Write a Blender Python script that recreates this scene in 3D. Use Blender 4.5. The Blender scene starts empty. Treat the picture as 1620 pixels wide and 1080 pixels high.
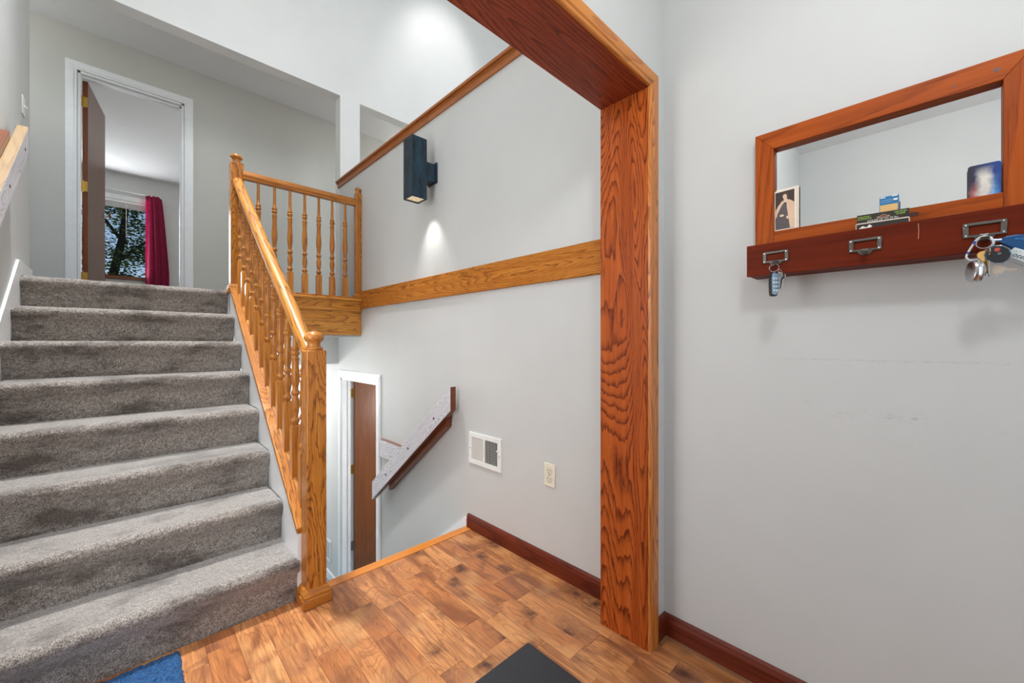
import bpy, bmesh, math, random
from mathutils import Vector, Matrix, noise as mnoise
random.seed(7)
R = math.radians
scene = bpy.context.scene
COL = scene.collection

# ------------------------------------------------------------------ camera, world, lights, exposure
cam_d = bpy.data.cameras.new('camera'); cam = bpy.data.objects.new('camera', cam_d); COL.objects.link(cam)
cam_d.sensor_width = 36.0; cam_d.lens = 14.0; cam_d.shift_y = 1.5 / 1620; cam_d.clip_start = 0.02
cam.location = (0, 0, 1.15); cam.rotation_euler = (R(90), 0, R(-43.9))
scene.camera = cam
scene.view_settings.view_transform = 'Standard'; scene.view_settings.look = 'None'
scene.view_settings.gamma = 1.0; scene.view_settings.use_curve_mapping = False
scene.view_settings.exposure = 0.06
scene.cycles.use_denoising = True
scene.cycles.max_bounces = 7; scene.cycles.diffuse_bounces = 4; scene.cycles.glossy_bounces = 4
scene.cycles.use_adaptive_sampling = True; scene.cycles.adaptive_threshold = .05
scene.cycles.sample_clamp_indirect = 6.0; scene.cycles.caustics_reflective = False; scene.cycles.caustics_refractive = False

world = bpy.data.worlds.new('world'); scene.world = world; world.use_nodes = True
wn = world.node_tree.nodes; wl = world.node_tree.links
sky = wn.new('ShaderNodeTexSky'); sky.sky_type = 'HOSEK_WILKIE'; sky.turbidity = 3.0; sky.ground_albedo = 0.3
sky.sun_direction = (-0.4, 0.55, 0.73)
wl.new(sky.outputs[0], wn['Background'].inputs[0]); wn['Background'].inputs[1].default_value = 2.5

def area(name, loc, look, sx, sy, power, color=(1, 1, 1), spread=180):
    d = bpy.data.lights.new(name, 'AREA'); d.shape = 'RECTANGLE'; d.size = sx; d.size_y = sy
    d.energy = power; d.color = color; d.spread = R(spread)
    o = bpy.data.objects.new(name, d); COL.objects.link(o); o.location = loc
    o.rotation_euler = (Vector(look) - Vector(loc)).to_track_quat('-Z', 'Y').to_euler()
    return o
def point(name, loc, power, rad=.1, color=(1, 1, 1)):
    d = bpy.data.lights.new(name, 'POINT'); d.energy = power; d.shadow_soft_size = rad; d.color = color
    o = bpy.data.objects.new(name, d); COL.objects.link(o); o.location = loc; return o
def spot(name, loc, look, power, angle, blend=.5, rad=.05, color=(1, 1, 1)):
    d = bpy.data.lights.new(name, 'SPOT'); d.energy = power; d.spot_size = R(angle); d.spot_blend = blend
    d.shadow_soft_size = rad; d.color = color
    o = bpy.data.objects.new(name, d); COL.objects.link(o); o.location = loc
    o.rotation_euler = (Vector(look) - Vector(loc)).to_track_quat('-Z', 'Y').to_euler(); return o

COOL = (.93, .97, 1.0); NEUT = (.95, .98, 1.0)
area('front_fill', (.3, -1.45, 1.45), (.3, 1, 1.45), 2.0, 2.2, 12, COOL)  # added area fill behind the camera, no door seen there
point('vestibule_ceiling_lamp', (.35, -.12, 2.52), 27, .10, NEUT)
area('living_fill', (3.6, .15, 3.3), (3.6, 4, 3.3), 2.8, 2.6, 60, COOL)  # added to brighten the upper back wall; source out of view
point('foyer_fill', (.15, 1.75, 2.90), 5, .22, NEUT)  # added unseen light, lifts the sconce wall and the treads
spot('stair_top_fill', (.05, 3.0, 6.1), (.05, 2.6, 0), 1700, 44, 1.0, .2, NEUT)  # spot added overhead to brighten the stair treads; no fixture known
area('left_wall_fill', (-.45, 1.40, 1.15), (1.5, 1.55, 1.05), .85, 1.9, 26, COOL)  # added fill panel that evens out the sconce wall; no door known here
area('upper_foyer_fill', (.5, .95, 4.3), (.5, 4.0, 2.2), 1.7, 1.5, 56, COOL)  # added fill for upper wall and stairs; the wall has no window here
spot('living_ceiling_downlight', (3.1, 2.9, 6.0), (2.72, 4.09, 4.45), 70, 46, 1.0, .08)
area('bedroom_window_daylight', (-.4, 9.1, 2.9), (-.2, 5, 2.9), 1.3, 1.3, 40, COOL)
point('bedroom_fill', (1.7, 6.6, 3.6), 26, .15)  # added out of view, lightens the bedroom
point('stairwell_fill', (.80, 3.80, 1.05), 5, .08, NEUT)  # added under the landing to lift the lower sconce wall
point('lower_hall_fill', (.75, 5.1, .55), 36, .12)  # added light for the lower stairwell; fixture not seen
point('lower_room_fill', (2.6, 3.0, .3), 50, .2)  # added to brighten the room behind the lower door
point('upper_hall_fill', (-1.3, 4.7, 3.5), 12, .10)  # added beyond view to lighten the hall ceiling and wall
point('upper_hall_fill', (3.9, 4.7, 3.3), 40, .10)  # second unseen hall light, added at the right end

# ------------------------------------------------------------------ mesh helpers
W = {}                                   # world matrix of every object made
def finish(bm, bevel=0, seg=2, smooth=None):
    bmesh.ops.remove_doubles(bm, verts=bm.verts, dist=1e-6)
    bmesh.ops.recalc_face_normals(bm, faces=bm.faces)
    if bevel:
        es = [e for e in bm.edges if len(e.link_faces) == 2 and e.calc_face_angle(0) > R(30)]
        r = bmesh.ops.bevel(bm, geom=es, offset=bevel, segments=seg, profile=.5, affect='EDGES', clamp_overlap=True)
        for f in r['faces']: f.smooth = True
def obj(name, bm, mat, parent=None, rot=None, bevel=0, seg=2, smooth=False, local=None, keep=False):
    """bm in world coordinates (or in the frame 'local'); origin goes to the base of the mesh"""
    finish(bm, bevel, seg)
    if local is not None:
        M = local.copy()
    else:
        R3 = rot if rot is not None else Matrix.Identity(3)
        inv = R3.inverted()
        vs = [inv @ v.co for v in bm.verts]
        lo = Vector((min(v[i] for v in vs) for i in range(3))); hi = Vector((max(v[i] for v in vs) for i in range(3)))
        c = Vector(((lo.x + hi.x) / 2, (lo.y + hi.y) / 2, lo.z))
        for v, p in zip(bm.verts, vs): v.co = p - c
        M = Matrix.Translation(R3 @ c) @ R3.to_4x4()
    me = bpy.data.meshes.new(name)
    if smooth:
        for f in bm.faces: f.smooth = True
    bm.to_mesh(me); bm.free()
    if smooth: me.set_sharp_from_angle(angle=R(38))
    for m in (mat if isinstance(mat, (list, tuple)) else [mat]): me.materials.append(m)
    o = bpy.data.objects.new(name, me); COL.objects.link(o)
    place(o, M, parent); return o
def place(o, M, parent=None):
    if parent is not None:
        o.parent = parent; o.matrix_parent_inverse = W[parent].inverted()
    o.matrix_basis = M; W[o] = M.copy()
def empty(name, loc):
    o = bpy.data.objects.new(name, None); COL.objects.link(o); o.empty_display_size = .1
    place(o, Matrix.Translation(loc)); return o
def tag(o, label, cat, group=None, kind=None):
    o['label'] = label; o['category'] = cat
    if group: o['group'] = group
    if kind: o['kind'] = kind
    return o
def struct(o, label, cat): return tag(o, label, cat, None, 'structure')
def dup(o, off, parent=None):
    c = o.copy(); COL.objects.link(c)
    if parent is None: parent = o.parent
    place(c, Matrix.Translation(off) @ W[o], parent); return c

def box(bm, x0, x1, y0, y1, z0, z1, mi=0):
    v = [bm.verts.new(p) for p in ((x0,y0,z0),(x1,y0,z0),(x1,y1,z0),(x0,y1,z0),(x0,y0,z1),(x1,y0,z1),(x1,y1,z1),(x0,y1,z1))]
    for f in ((0,3,2,1),(4,5,6,7),(0,1,5,4),(1,2,6,5),(2,3,7,6),(3,0,4,7)):
        bm.faces.new([v[i] for i in f]).material_index = mi
    return bm
def B(*a): return box(bmesh.new(), *a)
def boxes(lst):
    bm = bmesh.new()
    for a in lst: box(bm, *a)
    return bm
def prism(bm, pts, axis, a, b):
    """polygon pts (2-D) extruded along axis from a to b; 'x': pts=(y,z), 'y': (x,z), 'z': (x,y)"""
    def P(p, t): return (t, p[0], p[1]) if axis == 'x' else (p[0], t, p[1]) if axis == 'y' else (p[0], p[1], t)
    A = [bm.verts.new(P(p, a)) for p in pts]; C = [bm.verts.new(P(p, b)) for p in pts]
    n = len(pts)
    bm.faces.new(A); bm.faces.new(C[::-1])
    for i in range(n): bm.faces.new((A[i], A[(i+1) % n], C[(i+1) % n], C[i]))
    return bm
def PR(pts, axis, a, b): return prism(bmesh.new(), pts, axis, a, b)
def lathe(bm, prof, cx, cy, cz, seg=20, axis='z'):
    rings = []
    for r, z in prof:
        ring = []
        for k in range(seg):
            a = 2 * math.pi * k / seg; p = (r * math.cos(a), r * math.sin(a))
            if axis == 'z': q = (cx + p[0], cy + p[1], cz + z)
            elif axis == 'x': q = (cx + z, cy + p[0], cz + p[1])
            else: q = (cx + p[0], cy + z, cz + p[1])
            ring.append(bm.verts.new(q))
        rings.append(ring)
    for r0, r1 in zip(rings, rings[1:]):
        for k in range(seg): bm.faces.new((r0[k], r0[(k+1) % seg], r1[(k+1) % seg], r1[k]))
    bm.faces.new(rings[0][::-1]); bm.faces.new(rings[-1]); return bm
def L(prof, cx, cy, cz, seg=20, axis='z'): return lathe(bmesh.new(), prof, cx, cy, cz, seg, axis)
def tube(bm, pts, r, seg=8, closed=False):
    pts = [Vector(p) for p in pts]; n = len(pts); rings = []
    for i, p in enumerate(pts):
        if closed: t = pts[(i+1) % n] - pts[i-1]
        else: t = pts[min(i+1, n-1)] - pts[max(i-1, 0)]
        t.normalize(); u = t.orthogonal().normalized()
        if i and rings:
            u = (prev_u - t * prev_u.dot(t)).normalized()
        w = t.cross(u); prev_u = u
        rr = r[i] if isinstance(r, (list, tuple)) else r
        rings.append([bm.verts.new(p + (u * math.cos(2*math.pi*k/seg) + w * math.sin(2*math.pi*k/seg)) * rr) for k in range(seg)])
    m = n if closed else n - 1
    for i in range(m):
        a, b = rings[i], rings[(i+1) % n]
        if closed and i == n - 1:
            s = min(range(seg), key=lambda s: (a[0].co - b[s].co).length); b = b[s:] + b[:s]
        for k in range(seg): bm.faces.new((a[k], a[(k+1) % seg], b[(k+1) % seg], b[k]))
    if not closed: bm.faces.new(rings[0][::-1]); bm.faces.new(rings[-1])
    return bm
def T(pts, r, seg=8, closed=False): return tube(bmesh.new(), pts, r, seg, closed)
def circle(c, u, v, r, n=24): return [Vector(c) + Vector(u) * r * math.cos(2*math.pi*i/n) + Vector(v) * r * math.sin(2*math.pi*i/n) for i in range(n)]
FACE = Matrix(((0, 0, -1), (-1, 0, 0), (0, 1, 0)))         # local x -> -Y, local y -> +Z, local z -> -X : faces the -X side
def on_wall(x, y, z): return Matrix.Translation((x, y, z)) @ FACE.to_4x4()
def text(name, body, size, mat, M, parent, ext=.0002, align='CENTER', shear=0):
    cu = bpy.data.curves.new(name, 'FONT'); cu.body = body; cu.size = size; cu.extrude = ext; cu.align_x = align; cu.align_y = 'CENTER'
    cu.shear = shear; cu.resolution_u = 2
    t = bpy.data.objects.new(name + '_tmp', cu); COL.objects.link(t)
    dg = bpy.context.evaluated_depsgraph_get(); me = bpy.data.meshes.new_from_object(t.evaluated_get(dg)); me.name = name
    bpy.data.objects.remove(t); bpy.data.curves.remove(cu)
    me.materials.clear(); me.materials.append(mat)
    o = bpy.data.objects.new(name, me); COL.objects.link(o); place(o, M, parent); return o

# ------------------------------------------------------------------ materials
class N:
    def __init__(s, name):
        s.m = bpy.data.materials.new(name); s.m.use_nodes = True; s.t = s.m.node_tree; s.n = s.t.nodes
        s.b = s.n['Principled BSDF']
    def new(s, t, **kw):
        x = s.n.new(t)
        for k, v in kw.items():
            if k in x.inputs.keys(): x.inputs[k].default_value = v
            else: setattr(x, k, v)
        return x
    def link(s, a, b): s.t.links.new(a, b)
    def math(s, op, a, b=None, c=None):
        x = s.n.new('ShaderNodeMath'); x.operation = op
        for i, q in enumerate((a, b, c)):
            if q is None: continue
            if isinstance(q, (int, float)): x.inputs[i].default_value = q
            else: s.link(q, x.inputs[i])
        return x.outputs[0]
    def ramp(s, fac, stops, interp='LINEAR'):
        x = s.n.new('ShaderNodeValToRGB'); x.color_ramp.interpolation = interp
        while len(x.color_ramp.elements) > 1: x.color_ramp.elements.remove(x.color_ramp.elements[-1])
        for i, (p, c) in enumerate(stops):
            e = x.color_ramp.elements[0] if i == 0 else x.color_ramp.elements.new(p)
            e.position = p; e.color = (c, c, c, 1) if isinstance(c, (int, float)) else (*c, 1)
        s.link(fac, x.inputs[0]); return x.outputs[0]
    def mix(s, fac, a, b, mode='MIX'):
        x = s.n.new('ShaderNodeMix'); x.data_type = 'RGBA'; x.blend_type = mode
        for i, q in ((0, fac), (6, a), (7, b)):
            if isinstance(q, (int, float)): x.inputs[i].default_value = q
            elif isinstance(q, tuple): x.inputs[i].default_value = (*q, 1)
            else: s.link(q, x.inputs[i])
        return x.outputs[2]
    def coords(s, scale=(1, 1, 1), rnd=True, kind='Object'):
        tc = s.n.new('ShaderNodeTexCoord'); mp = s.n.new('ShaderNodeMapping'); mp.inputs['Scale'].default_value = scale
        src = tc.outputs[kind]
        if rnd:
            oi = s.n.new('ShaderNodeObjectInfo'); v = s.n.new('ShaderNodeVectorMath'); v.operation = 'ADD'
            k = s.math('MULTIPLY', oi.outputs['Random'], 37.0)
            c = s.n.new('ShaderNodeCombineXYZ'); s.link(k, c.inputs[0]); s.link(s.math('MULTIPLY', k, 1.7), c.inputs[1]); s.link(s.math('MULTIPLY', k, .6), c.inputs[2])
            s.link(src, v.inputs[0]); s.link(c.outputs[0], v.inputs[1]); src = v.outputs[0]
        s.link(src, mp.inputs[0]); return mp.outputs[0]
    def noise(s, co, scale, detail=2, rough=.5, dist=0):
        x = s.new('ShaderNodeTexNoise'); x.inputs['Scale'].default_value = scale; x.inputs['Detail'].default_value = detail
        x.inputs['Roughness'].default_value = rough; x.inputs['Distortion'].default_value = dist
        s.link(co, x.inputs['Vector']); return x.outputs['Fac']
    def bump(s, h, strength=.2, dist=.002):
        x = s.new('ShaderNodeBump'); x.inputs['Strength'].default_value = strength; x.inputs['Distance'].default_value = dist
        s.link(h, x.inputs['Height']); s.link(x.outputs[0], s.b.inputs['Normal'])
    def set(s, color=None, rough=None, **kw):
        if color is not None:
            if isinstance(color, tuple): s.b.inputs['Base Color'].default_value = (*color, 1)
            else: s.link(color, s.b.inputs['Base Color'])
        if rough is not None:
            if isinstance(rough, (int, float)): s.b.inputs['Roughness'].default_value = rough
            else: s.link(rough, s.b.inputs['Roughness'])
        for k, v in kw.items(): s.b.inputs[k.replace('_', ' ')].default_value = v
        return s.m
def srgb(r, g, b):
    f = lambda c: (c/255/12.92) if c/255 <= .04045 else ((c/255+.055)/1.055)**2.4
    return (f(r), f(g), f(b))
def plain(name, col, rough=.5, metal=0, **kw):
    n = N(name)
    v = n.noise(n.coords(), 30, 3)
    c = n.mix(n.ramp(v, [(.35, 0.0), (.65, 1.0)]), tuple(x * .975 for x in col), tuple(min(1, x * 1.015) for x in col))
    return n.set(c, rough, Metallic=metal, **kw)
def paint(name, col, rough=.55, spec=.35, bump=.06):
    n = N(name)
    co = n.coords(rnd=False)
    c = n.mix(n.ramp(n.noise(co, 1.6, 4, .6), [(.35, 0.0), (.65, 1.0)]), tuple(x * .97 for x in col), tuple(x * 1.02 for x in col))
    n.bump(n.noise(co, 260, 3), bump, .001)
    return n.set(c, rough, Specular_IOR_Level=spec)
AX = {'x': 0, 'y': 1, 'z': 2}
def wood(name, light, mid, dark, axis='z', cross=7.0, along=.75, rings=9.0, rough=.32, coat=.25, sharp=.5, pores=.55, detail=1.5, spec=.35, wob=.02):
    n = N(name); s = [cross] * 3; s[AX[axis]] = along
    co = n.coords(tuple(s))
    f = n.noise(co, 1.0, detail, .4, .25)
    wv = [70.0] * 3; wv[AX[axis]] = 14.0
    f = n.math('ADD', f, n.math('MULTIPLY', n.math('SUBTRACT', n.noise(n.coords(tuple(wv)), 1.0, 2.0), .5), wob))
    saw = n.math('FRACT', n.math('MULTIPLY', f, rings * 2.2))
    line = n.ramp(saw, [(0, 0.0), (.5, .08), (.8, .62), (.92, 1.0), (1.0, .1)])
    p = [420.0] * 3; p[AX[axis]] = 9.0
    por = n.ramp(n.noise(n.coords(tuple(p)), 1.0, 1.0), [(.52, 0.0), (.68, 1.0)])
    q = [60.0] * 3; q[AX[axis]] = 1.6
    band = n.noise(n.coords(tuple(q)), 1.0, 2.0)
    base = n.mix(n.ramp(band, [(.3, 0.0), (.7, 1.0)]), light, mid)
    # latewood lines break up into short pores
    lf = n.math('MULTIPLY', line, n.ramp(por, [(0, .45), (1, 1.0)]))
    c = n.mix(n.math('MULTIPLY', lf, sharp * 2), base, dark)
    c = n.mix(n.math('MULTIPLY', por, pores * .5), c, dark)
    n.bump(n.math('MULTIPLY', lf, -1.0), .12, .001)
    return n.set(c, rough, Coat_Weight=coat, Coat_Roughness=.18, Specular_IOR_Level=spec)
OAK = dict(light=srgb(200, 132, 54), mid=srgb(180, 108, 38), dark=srgb(100, 50, 14))
oak = {a: wood('oak_' + a, axis=a, cross=7, along=.8, rings=18, sharp=.8, detail=1.3, wob=.04, **OAK) for a in 'xyz'}
oak_fascia = wood('oak_fascia', axis='x', cross=7, along=.6, rings=14, sharp=.7, detail=1.3, wob=.03, light=srgb(226, 160, 72), mid=srgb(210, 136, 50), dark=srgb(126, 66, 18))
oak_turned = wood('oak_turned', axis='z', cross=16, rings=5, **OAK)
rail_oak = wood('oak_rail', axis='y', cross=12, along=.9, rings=7, light=srgb(204, 142, 62), mid=srgb(188, 120, 46), dark=srgb(108, 58, 18), sharp=.8, coat=.05, rough=.42)
JAMB = dict(light=srgb(188, 94, 36), mid=srgb(164, 74, 24), dark=srgb(88, 30, 12))
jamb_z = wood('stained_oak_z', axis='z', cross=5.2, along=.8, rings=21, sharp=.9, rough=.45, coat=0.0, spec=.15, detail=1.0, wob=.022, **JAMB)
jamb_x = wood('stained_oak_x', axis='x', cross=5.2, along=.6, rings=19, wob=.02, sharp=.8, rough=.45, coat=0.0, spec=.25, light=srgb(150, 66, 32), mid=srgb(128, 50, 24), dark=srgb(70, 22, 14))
casing_z = wood('casing_oak_z', axis='z', cross=12, along=1.2, rings=12, sharp=.7, light=srgb(216, 140, 66), mid=srgb(190, 108, 46), dark=srgb(120, 56, 20))
casing_x = wood('casing_oak_x', axis='x', cross=9, along=.8, rings=6, light=srgb(214, 138, 58), mid=srgb(196, 116, 44), dark=srgb(140, 72, 24))
trim_y = wood('trim_oak_y', axis='y', cross=6, along=.6, rings=18, wob=.035, sharp=.7, rough=.55, coat=0.0, spec=.15, light=srgb(200, 130, 54), mid=srgb(182, 108, 36), dark=srgb(112, 56, 14))
cap_y = wood('ledge_oak_y', axis='y', cross=9, along=.7, rings=5, light=srgb(176, 106, 48), mid=srgb(160, 90, 36), dark=srgb(104, 50, 18), sharp=.3)
base_y = wood('cherry_y', axis='y', cross=9, along=.6, rings=6, light=srgb(116, 46, 24), mid=srgb(98, 34, 16), dark=srgb(54, 16, 8), sharp=.5, rough=.42, spec=.3, coat=.1)
base_x = wood('cherry_x', axis='x', cross=9, along=.6, rings=6, light=srgb(116, 46, 24), mid=srgb(98, 34, 16), dark=srgb(54, 16, 8), sharp=.5, rough=.42, spec=.3, coat=.1)
nosing_mat = wood('nosing_wood', axis='x', cross=9, along=.5, rings=4, light=srgb(206, 128, 50), mid=srgb(196, 116, 42), dark=srgb(160, 86, 28), sharp=.2)
brown_wood = wood('brown_rail_wood', axis='y', cross=9, along=.6, rings=5, light=srgb(126, 68, 32), mid=srgb(108, 54, 24), dark=srgb(70, 32, 14), sharp=.3)
pale_face = wood('pale_oak', axis='y', cross=6, along=.9, rings=24, light=srgb(222, 218, 222), mid=srgb(206, 204, 210), dark=srgb(112, 102, 102), sharp=.45, rough=.45, coat=.1)  # pale colour with grey grain, set only on the wide rail faces
rail_tan = wood('tan_rail_oak', axis='y', cross=9, along=.8, rings=6, light=srgb(170, 142, 106), mid=srgb(150, 124, 92), dark=srgb(110, 84, 58), sharp=.3)  # tan colour for the remaining faces of the left rail
door_wood = wood('walnut_door', axis='z', cross=7, along=.6, rings=6, light=srgb(112, 70, 46), mid=srgb(96, 58, 38), dark=srgb(64, 36, 22), sharp=.3, rough=.34, coat=.15)
door_edge = wood('door_edge', axis='z', cross=7, along=.6, rings=4, light=srgb(134, 66, 24), mid=srgb(110, 52, 18), dark=srgb(70, 28, 8), sharp=.25)
low_door = wood('brown_door', axis='z', cross=7, along=.8, rings=5, light=srgb(128, 76, 40), mid=srgb(112, 64, 32), dark=srgb(84, 44, 20), sharp=.25, rough=.35)
pine = dict(light=srgb(178, 86, 26), mid=srgb(156, 68, 14), dark=srgb(96, 36, 8), rings=6, sharp=.45, rough=.5, coat=0.0, spec=.15, pores=.15)
pine_y = wood('frame_pine_y', axis='y', cross=8, along=.7, **pine); pine_z = wood('frame_pine_z', axis='z', cross=8, along=.7, **pine)
shelf_y = wood('shelf_mahogany', axis='y', cross=8, along=.5, light=srgb(110, 36, 8), mid=srgb(92, 27, 4), dark=srgb(58, 15, 3), rings=4, sharp=.25, rough=.5, coat=0.0, spec=.12, pores=.12)

def plank_material():
    n = N('laminate_planks')
    oi = n.new('ShaderNodeObjectInfo'); rnd = oi.outputs['Random']
    co = n.coords((8, 1.6, 8)); co2 = n.coords((1, 1, 1)); fine = n.coords((120, 5, 120))
    big = n.noise(co2, 3.2, 3, .6, .4)
    f = n.noise(co, 1.0, 2, .5, 1.2)
    saw = n.math('FRACT', n.math('MULTIPLY', f, 14.0))
    line = n.ramp(saw, [(0, 0.0), (.6, .05), (.88, .7), (.95, .8), (1, 0.0)])
    streak = n.noise(fine, 1.0, 3, .6)
    base = n.mix(rnd, srgb(222, 158, 100), srgb(184, 114, 64))
    base = n.mix(n.ramp(streak, [(.3, 0.0), (.75, 1.0)]), base, srgb(156, 94, 52))
    base = n.mix(n.math('MULTIPLY', line, .62), base, srgb(110, 62, 40))
    smudge = n.ramp(n.noise(n.coords((11, 1.6, 11)), 1.0, 3, .65, .8), [(.50, 0.0), (.64, 1.0)])
    base = n.mix(n.math('MULTIPLY', smudge, .8), base, srgb(120, 68, 40))
    smoky = n.ramp(big, [(.5, 0.0), (.68, 1.0)])
    base = n.mix(n.math('MULTIPLY', smoky, .65), base, srgb(124, 78, 58))
    gold = n.ramp(n.noise(co2, 5.0, 2), [(.55, 0.0), (.72, 1.0)])
    base = n.mix(n.math('MULTIPLY', gold, .4), base, srgb(222, 170, 112))
    # knots
    vo = n.new('ShaderNodeTexVoronoi'); vo.voronoi_dimensions = '2D'; vo.inputs['Scale'].default_value = 5.2
    dn = n.new('ShaderNodeTexNoise'); dn.inputs['Scale'].default_value = 18; n.link(co2, dn.inputs['Vector'])
    va = n.new('ShaderNodeVectorMath'); va.operation = 'MULTIPLY_ADD'; va.inputs[1].default_value = (.07, .07, .07)
    n.link(dn.outputs['Color'], va.inputs[0]); n.link(co2, va.inputs[2])
    mp = n.new('ShaderNodeMapping'); mp.inputs['Scale'].default_value = (1.25, .95, 1.0); n.link(va.outputs[0], mp.inputs[0]); n.link(mp.outputs[0], vo.inputs['Vector'])
    knot = n.ramp(vo.outputs['Distance'], [(.07, 1.0), (.16, .7), (.36, 0.0)])
    kn = n.math('MULTIPLY', knot, n.ramp(n.noise(co2, 30, 3), [(.35, .35), (.65, 1.0)]))
    cs = n.new('ShaderNodeSeparateColor'); n.link(vo.outputs['Color'], cs.inputs[0])
    kn = n.math('MULTIPLY', kn, n.ramp(cs.outputs[0], [(.25, .05), (.8, 1.0)]))
    c = n.mix(n.math('MULTIPLY', kn, .95), base, srgb(66, 34, 28))
    n.bump(streak, .05, .0006)
    return n.set(c, n.ramp(streak, [(.2, .30), (.8, .42)]), Specular_IOR_Level=.5)
planks_mat = plank_material()
def carpet_material(name, c0, c1, cd, dirt=True, sheen=.9):
    n = N(name); co = n.coords(rnd=False)
    f1 = n.noise(co, 260, 2, .7); f2 = n.noise(co, 75, 3, .6)
    c = n.mix(n.ramp(f1, [(.34, 0.0), (.66, 1.0)]), c0, c1)
    c = n.mix(n.math('MULTIPLY', n.ramp(f2, [(.35, 1.0), (.6, 0.0)]), .45), c, cd)
    if dirt:
        w = n.ramp(n.noise(n.coords((2.2, 3.0, 5.0), rnd=True), 1.6, 4, .65), [(.49, 0.0), (.64, 1.0)])
        c = n.mix(n.math('MULTIPLY', w, .7), c, cd)
    n.bump(n.math('ADD', f1, f2), .9, .004)
    return n.set(c, .95, Specular_IOR_Level=.1, Sheen_Weight=sheen, Sheen_Roughness=.4)
carpet = carpet_material('grey_carpet', srgb(86, 77, 70), srgb(200, 191, 182), srgb(66, 57, 51))
blue_carpet = carpet_material('blue_pile', srgb(22, 60, 104), srgb(66, 110, 158), srgb(10, 30, 62), False, .1)
rubber = N('black_rubber'); rubber.bump(rubber.noise(rubber.coords(), 900, 2), .3, .001)
rubber = rubber.set(rubber.mix(rubber.ramp(rubber.noise(rubber.coords(), 500, 1), [(.66, 0.0), (.74, 1.0)]), srgb(38, 38, 42), srgb(70, 70, 74)), .75)

GREY = srgb(204, 205, 203)
wall_paint = paint('grey_wall_paint', GREY)
hall_paint = paint('hall_wall_paint', srgb(200, 199, 192))
white_paint = paint('white_wall_paint', srgb(228, 228, 226), .42, .5)
ceil_paint = N('textured_ceiling'); _c = ceil_paint.coords(rnd=False)
ceil_paint.bump(ceil_paint.noise(_c, 90, 3, .7), .8, .01); ceil_paint = ceil_paint.set(srgb(232, 232, 232), .9)
white_trim = plain('white_trim_paint', srgb(238, 239, 240), .35)
dark_void = plain('dark_cavity', (.01, .01, .01), .9)
ivory = plain('ivory_plastic', srgb(232, 226, 206), .35)
white_metal = plain('white_enamel', srgb(236, 236, 232), .4)
slat_grey = plain('register_slat', srgb(214, 214, 208), .45)
brass = plain('brass', srgb(196, 158, 78), .3, .9)
steel = plain('steel', srgb(200, 200, 204), .22, 1.0)
dull_steel = plain('dull_steel', srgb(150, 150, 150), .4, .8)
pewter = plain('pewter', srgb(108, 104, 98), .35, .85)
sconce_metal = N('sconce_bronze'); _c = sconce_metal.coords((1, 1, .35))
sconce_metal = sconce_metal.set(sconce_metal.mix(sconce_metal.ramp(sconce_metal.noise(_c, 22, 4, .6), [(.35, 0.0), (.7, 1.0)]), srgb(12, 26, 36), srgb(36, 66, 86)), .42, Metallic=.25, Specular_IOR_Level=.6)
def mirror_wall_material():
    """the grey paint with the scuffs the photograph shows on it"""
    n = N('scuffed_grey_paint'); geo = n.new('ShaderNodeNewGeometry'); sp = n.new('ShaderNodeSeparateXYZ'); n.link(geo.outputs['Position'], sp.inputs[0])
    y, z = sp.outputs[1], sp.outputs[2]
    co = n.coords(rnd=False)
    c = n.mix(n.ramp(n.noise(co, 1.6, 4, .6), [(.35, 0.0), (.65, 1.0)]), tuple(x * .97 for x in GREY), tuple(x * 1.02 for x in GREY))
    def band(z0, h): return n.ramp(n.math('ABSOLUTE', n.math('SUBTRACT', z, z0)), [(0, 1.0), (h, 0.0)])
    sm = n.new('ShaderNodeMapping'); sm.inputs['Scale'].default_value = (1, 60, 260); n.link(geo.outputs['Position'], sm.inputs[0])
    dots = n.noise(sm.outputs[0], 1.0, 3, .7)
    sm2 = n.new('ShaderNodeMapping'); sm2.inputs['Scale'].default_value = (1, 9, 9); n.link(geo.outputs['Position'], sm2.inputs[0])
    cl = n.ramp(n.noise(sm2.outputs[0], 1.0, 1), [(.48, 0.0), (.58, 1.0)])
    a = n.math('MULTIPLY', n.math('MULTIPLY', band(.955, .035), n.ramp(dots, [(.56, 0.0), (.62, 1.0)])), cl)
    ln = n.math('MULTIPLY', band(1.098, .0025), n.ramp(dots, [(.42, 0.0), (.62, 1.0)]))
    lim = n.math('MULTIPLY', n.math('LESS_THAN', y, .36), n.math('GREATER_THAN', y, -.14))
    c = n.mix(n.math('MULTIPLY', n.math('MULTIPLY', n.math('MAXIMUM', a, n.math('MULTIPLY', ln, .3)), lim), .85), c, srgb(88, 86, 82))
    n.bump(n.noise(co, 260, 3), .06, .001)
    return n.set(c, .55, Specular_IOR_Level=.35)
scuffed_paint = mirror_wall_material()

# ------------------------------------------------------------------ levels and planes
X2 = 1.735; XW = 1.53; XL = -.47; XV = -.95                  # sconce / mirror wall, stair left wall, vestibule left wall
YA0, YA1 = .72, .919                             # arch wall
YE = 1.985                                       # edge of the foyer floor
YG = 3.575                                       # landing fascia
YB0, YB1 = 4.09, 4.215                           # wall with the hall openings
YH = 5.20                                        # hall wall
ZU = 1.545; ZL = -1.35; ZB = 3.635; ZC = 3.93; ZT = 6.2
RISE = .193; RUN = .246; Y1 = 1.95
XS = .537                                        # right side of the carpeted steps
SLOPE = .762; ANG = math.atan(SLOPE)
ROTX = Matrix.Rotation(ANG, 3, 'X')

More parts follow.
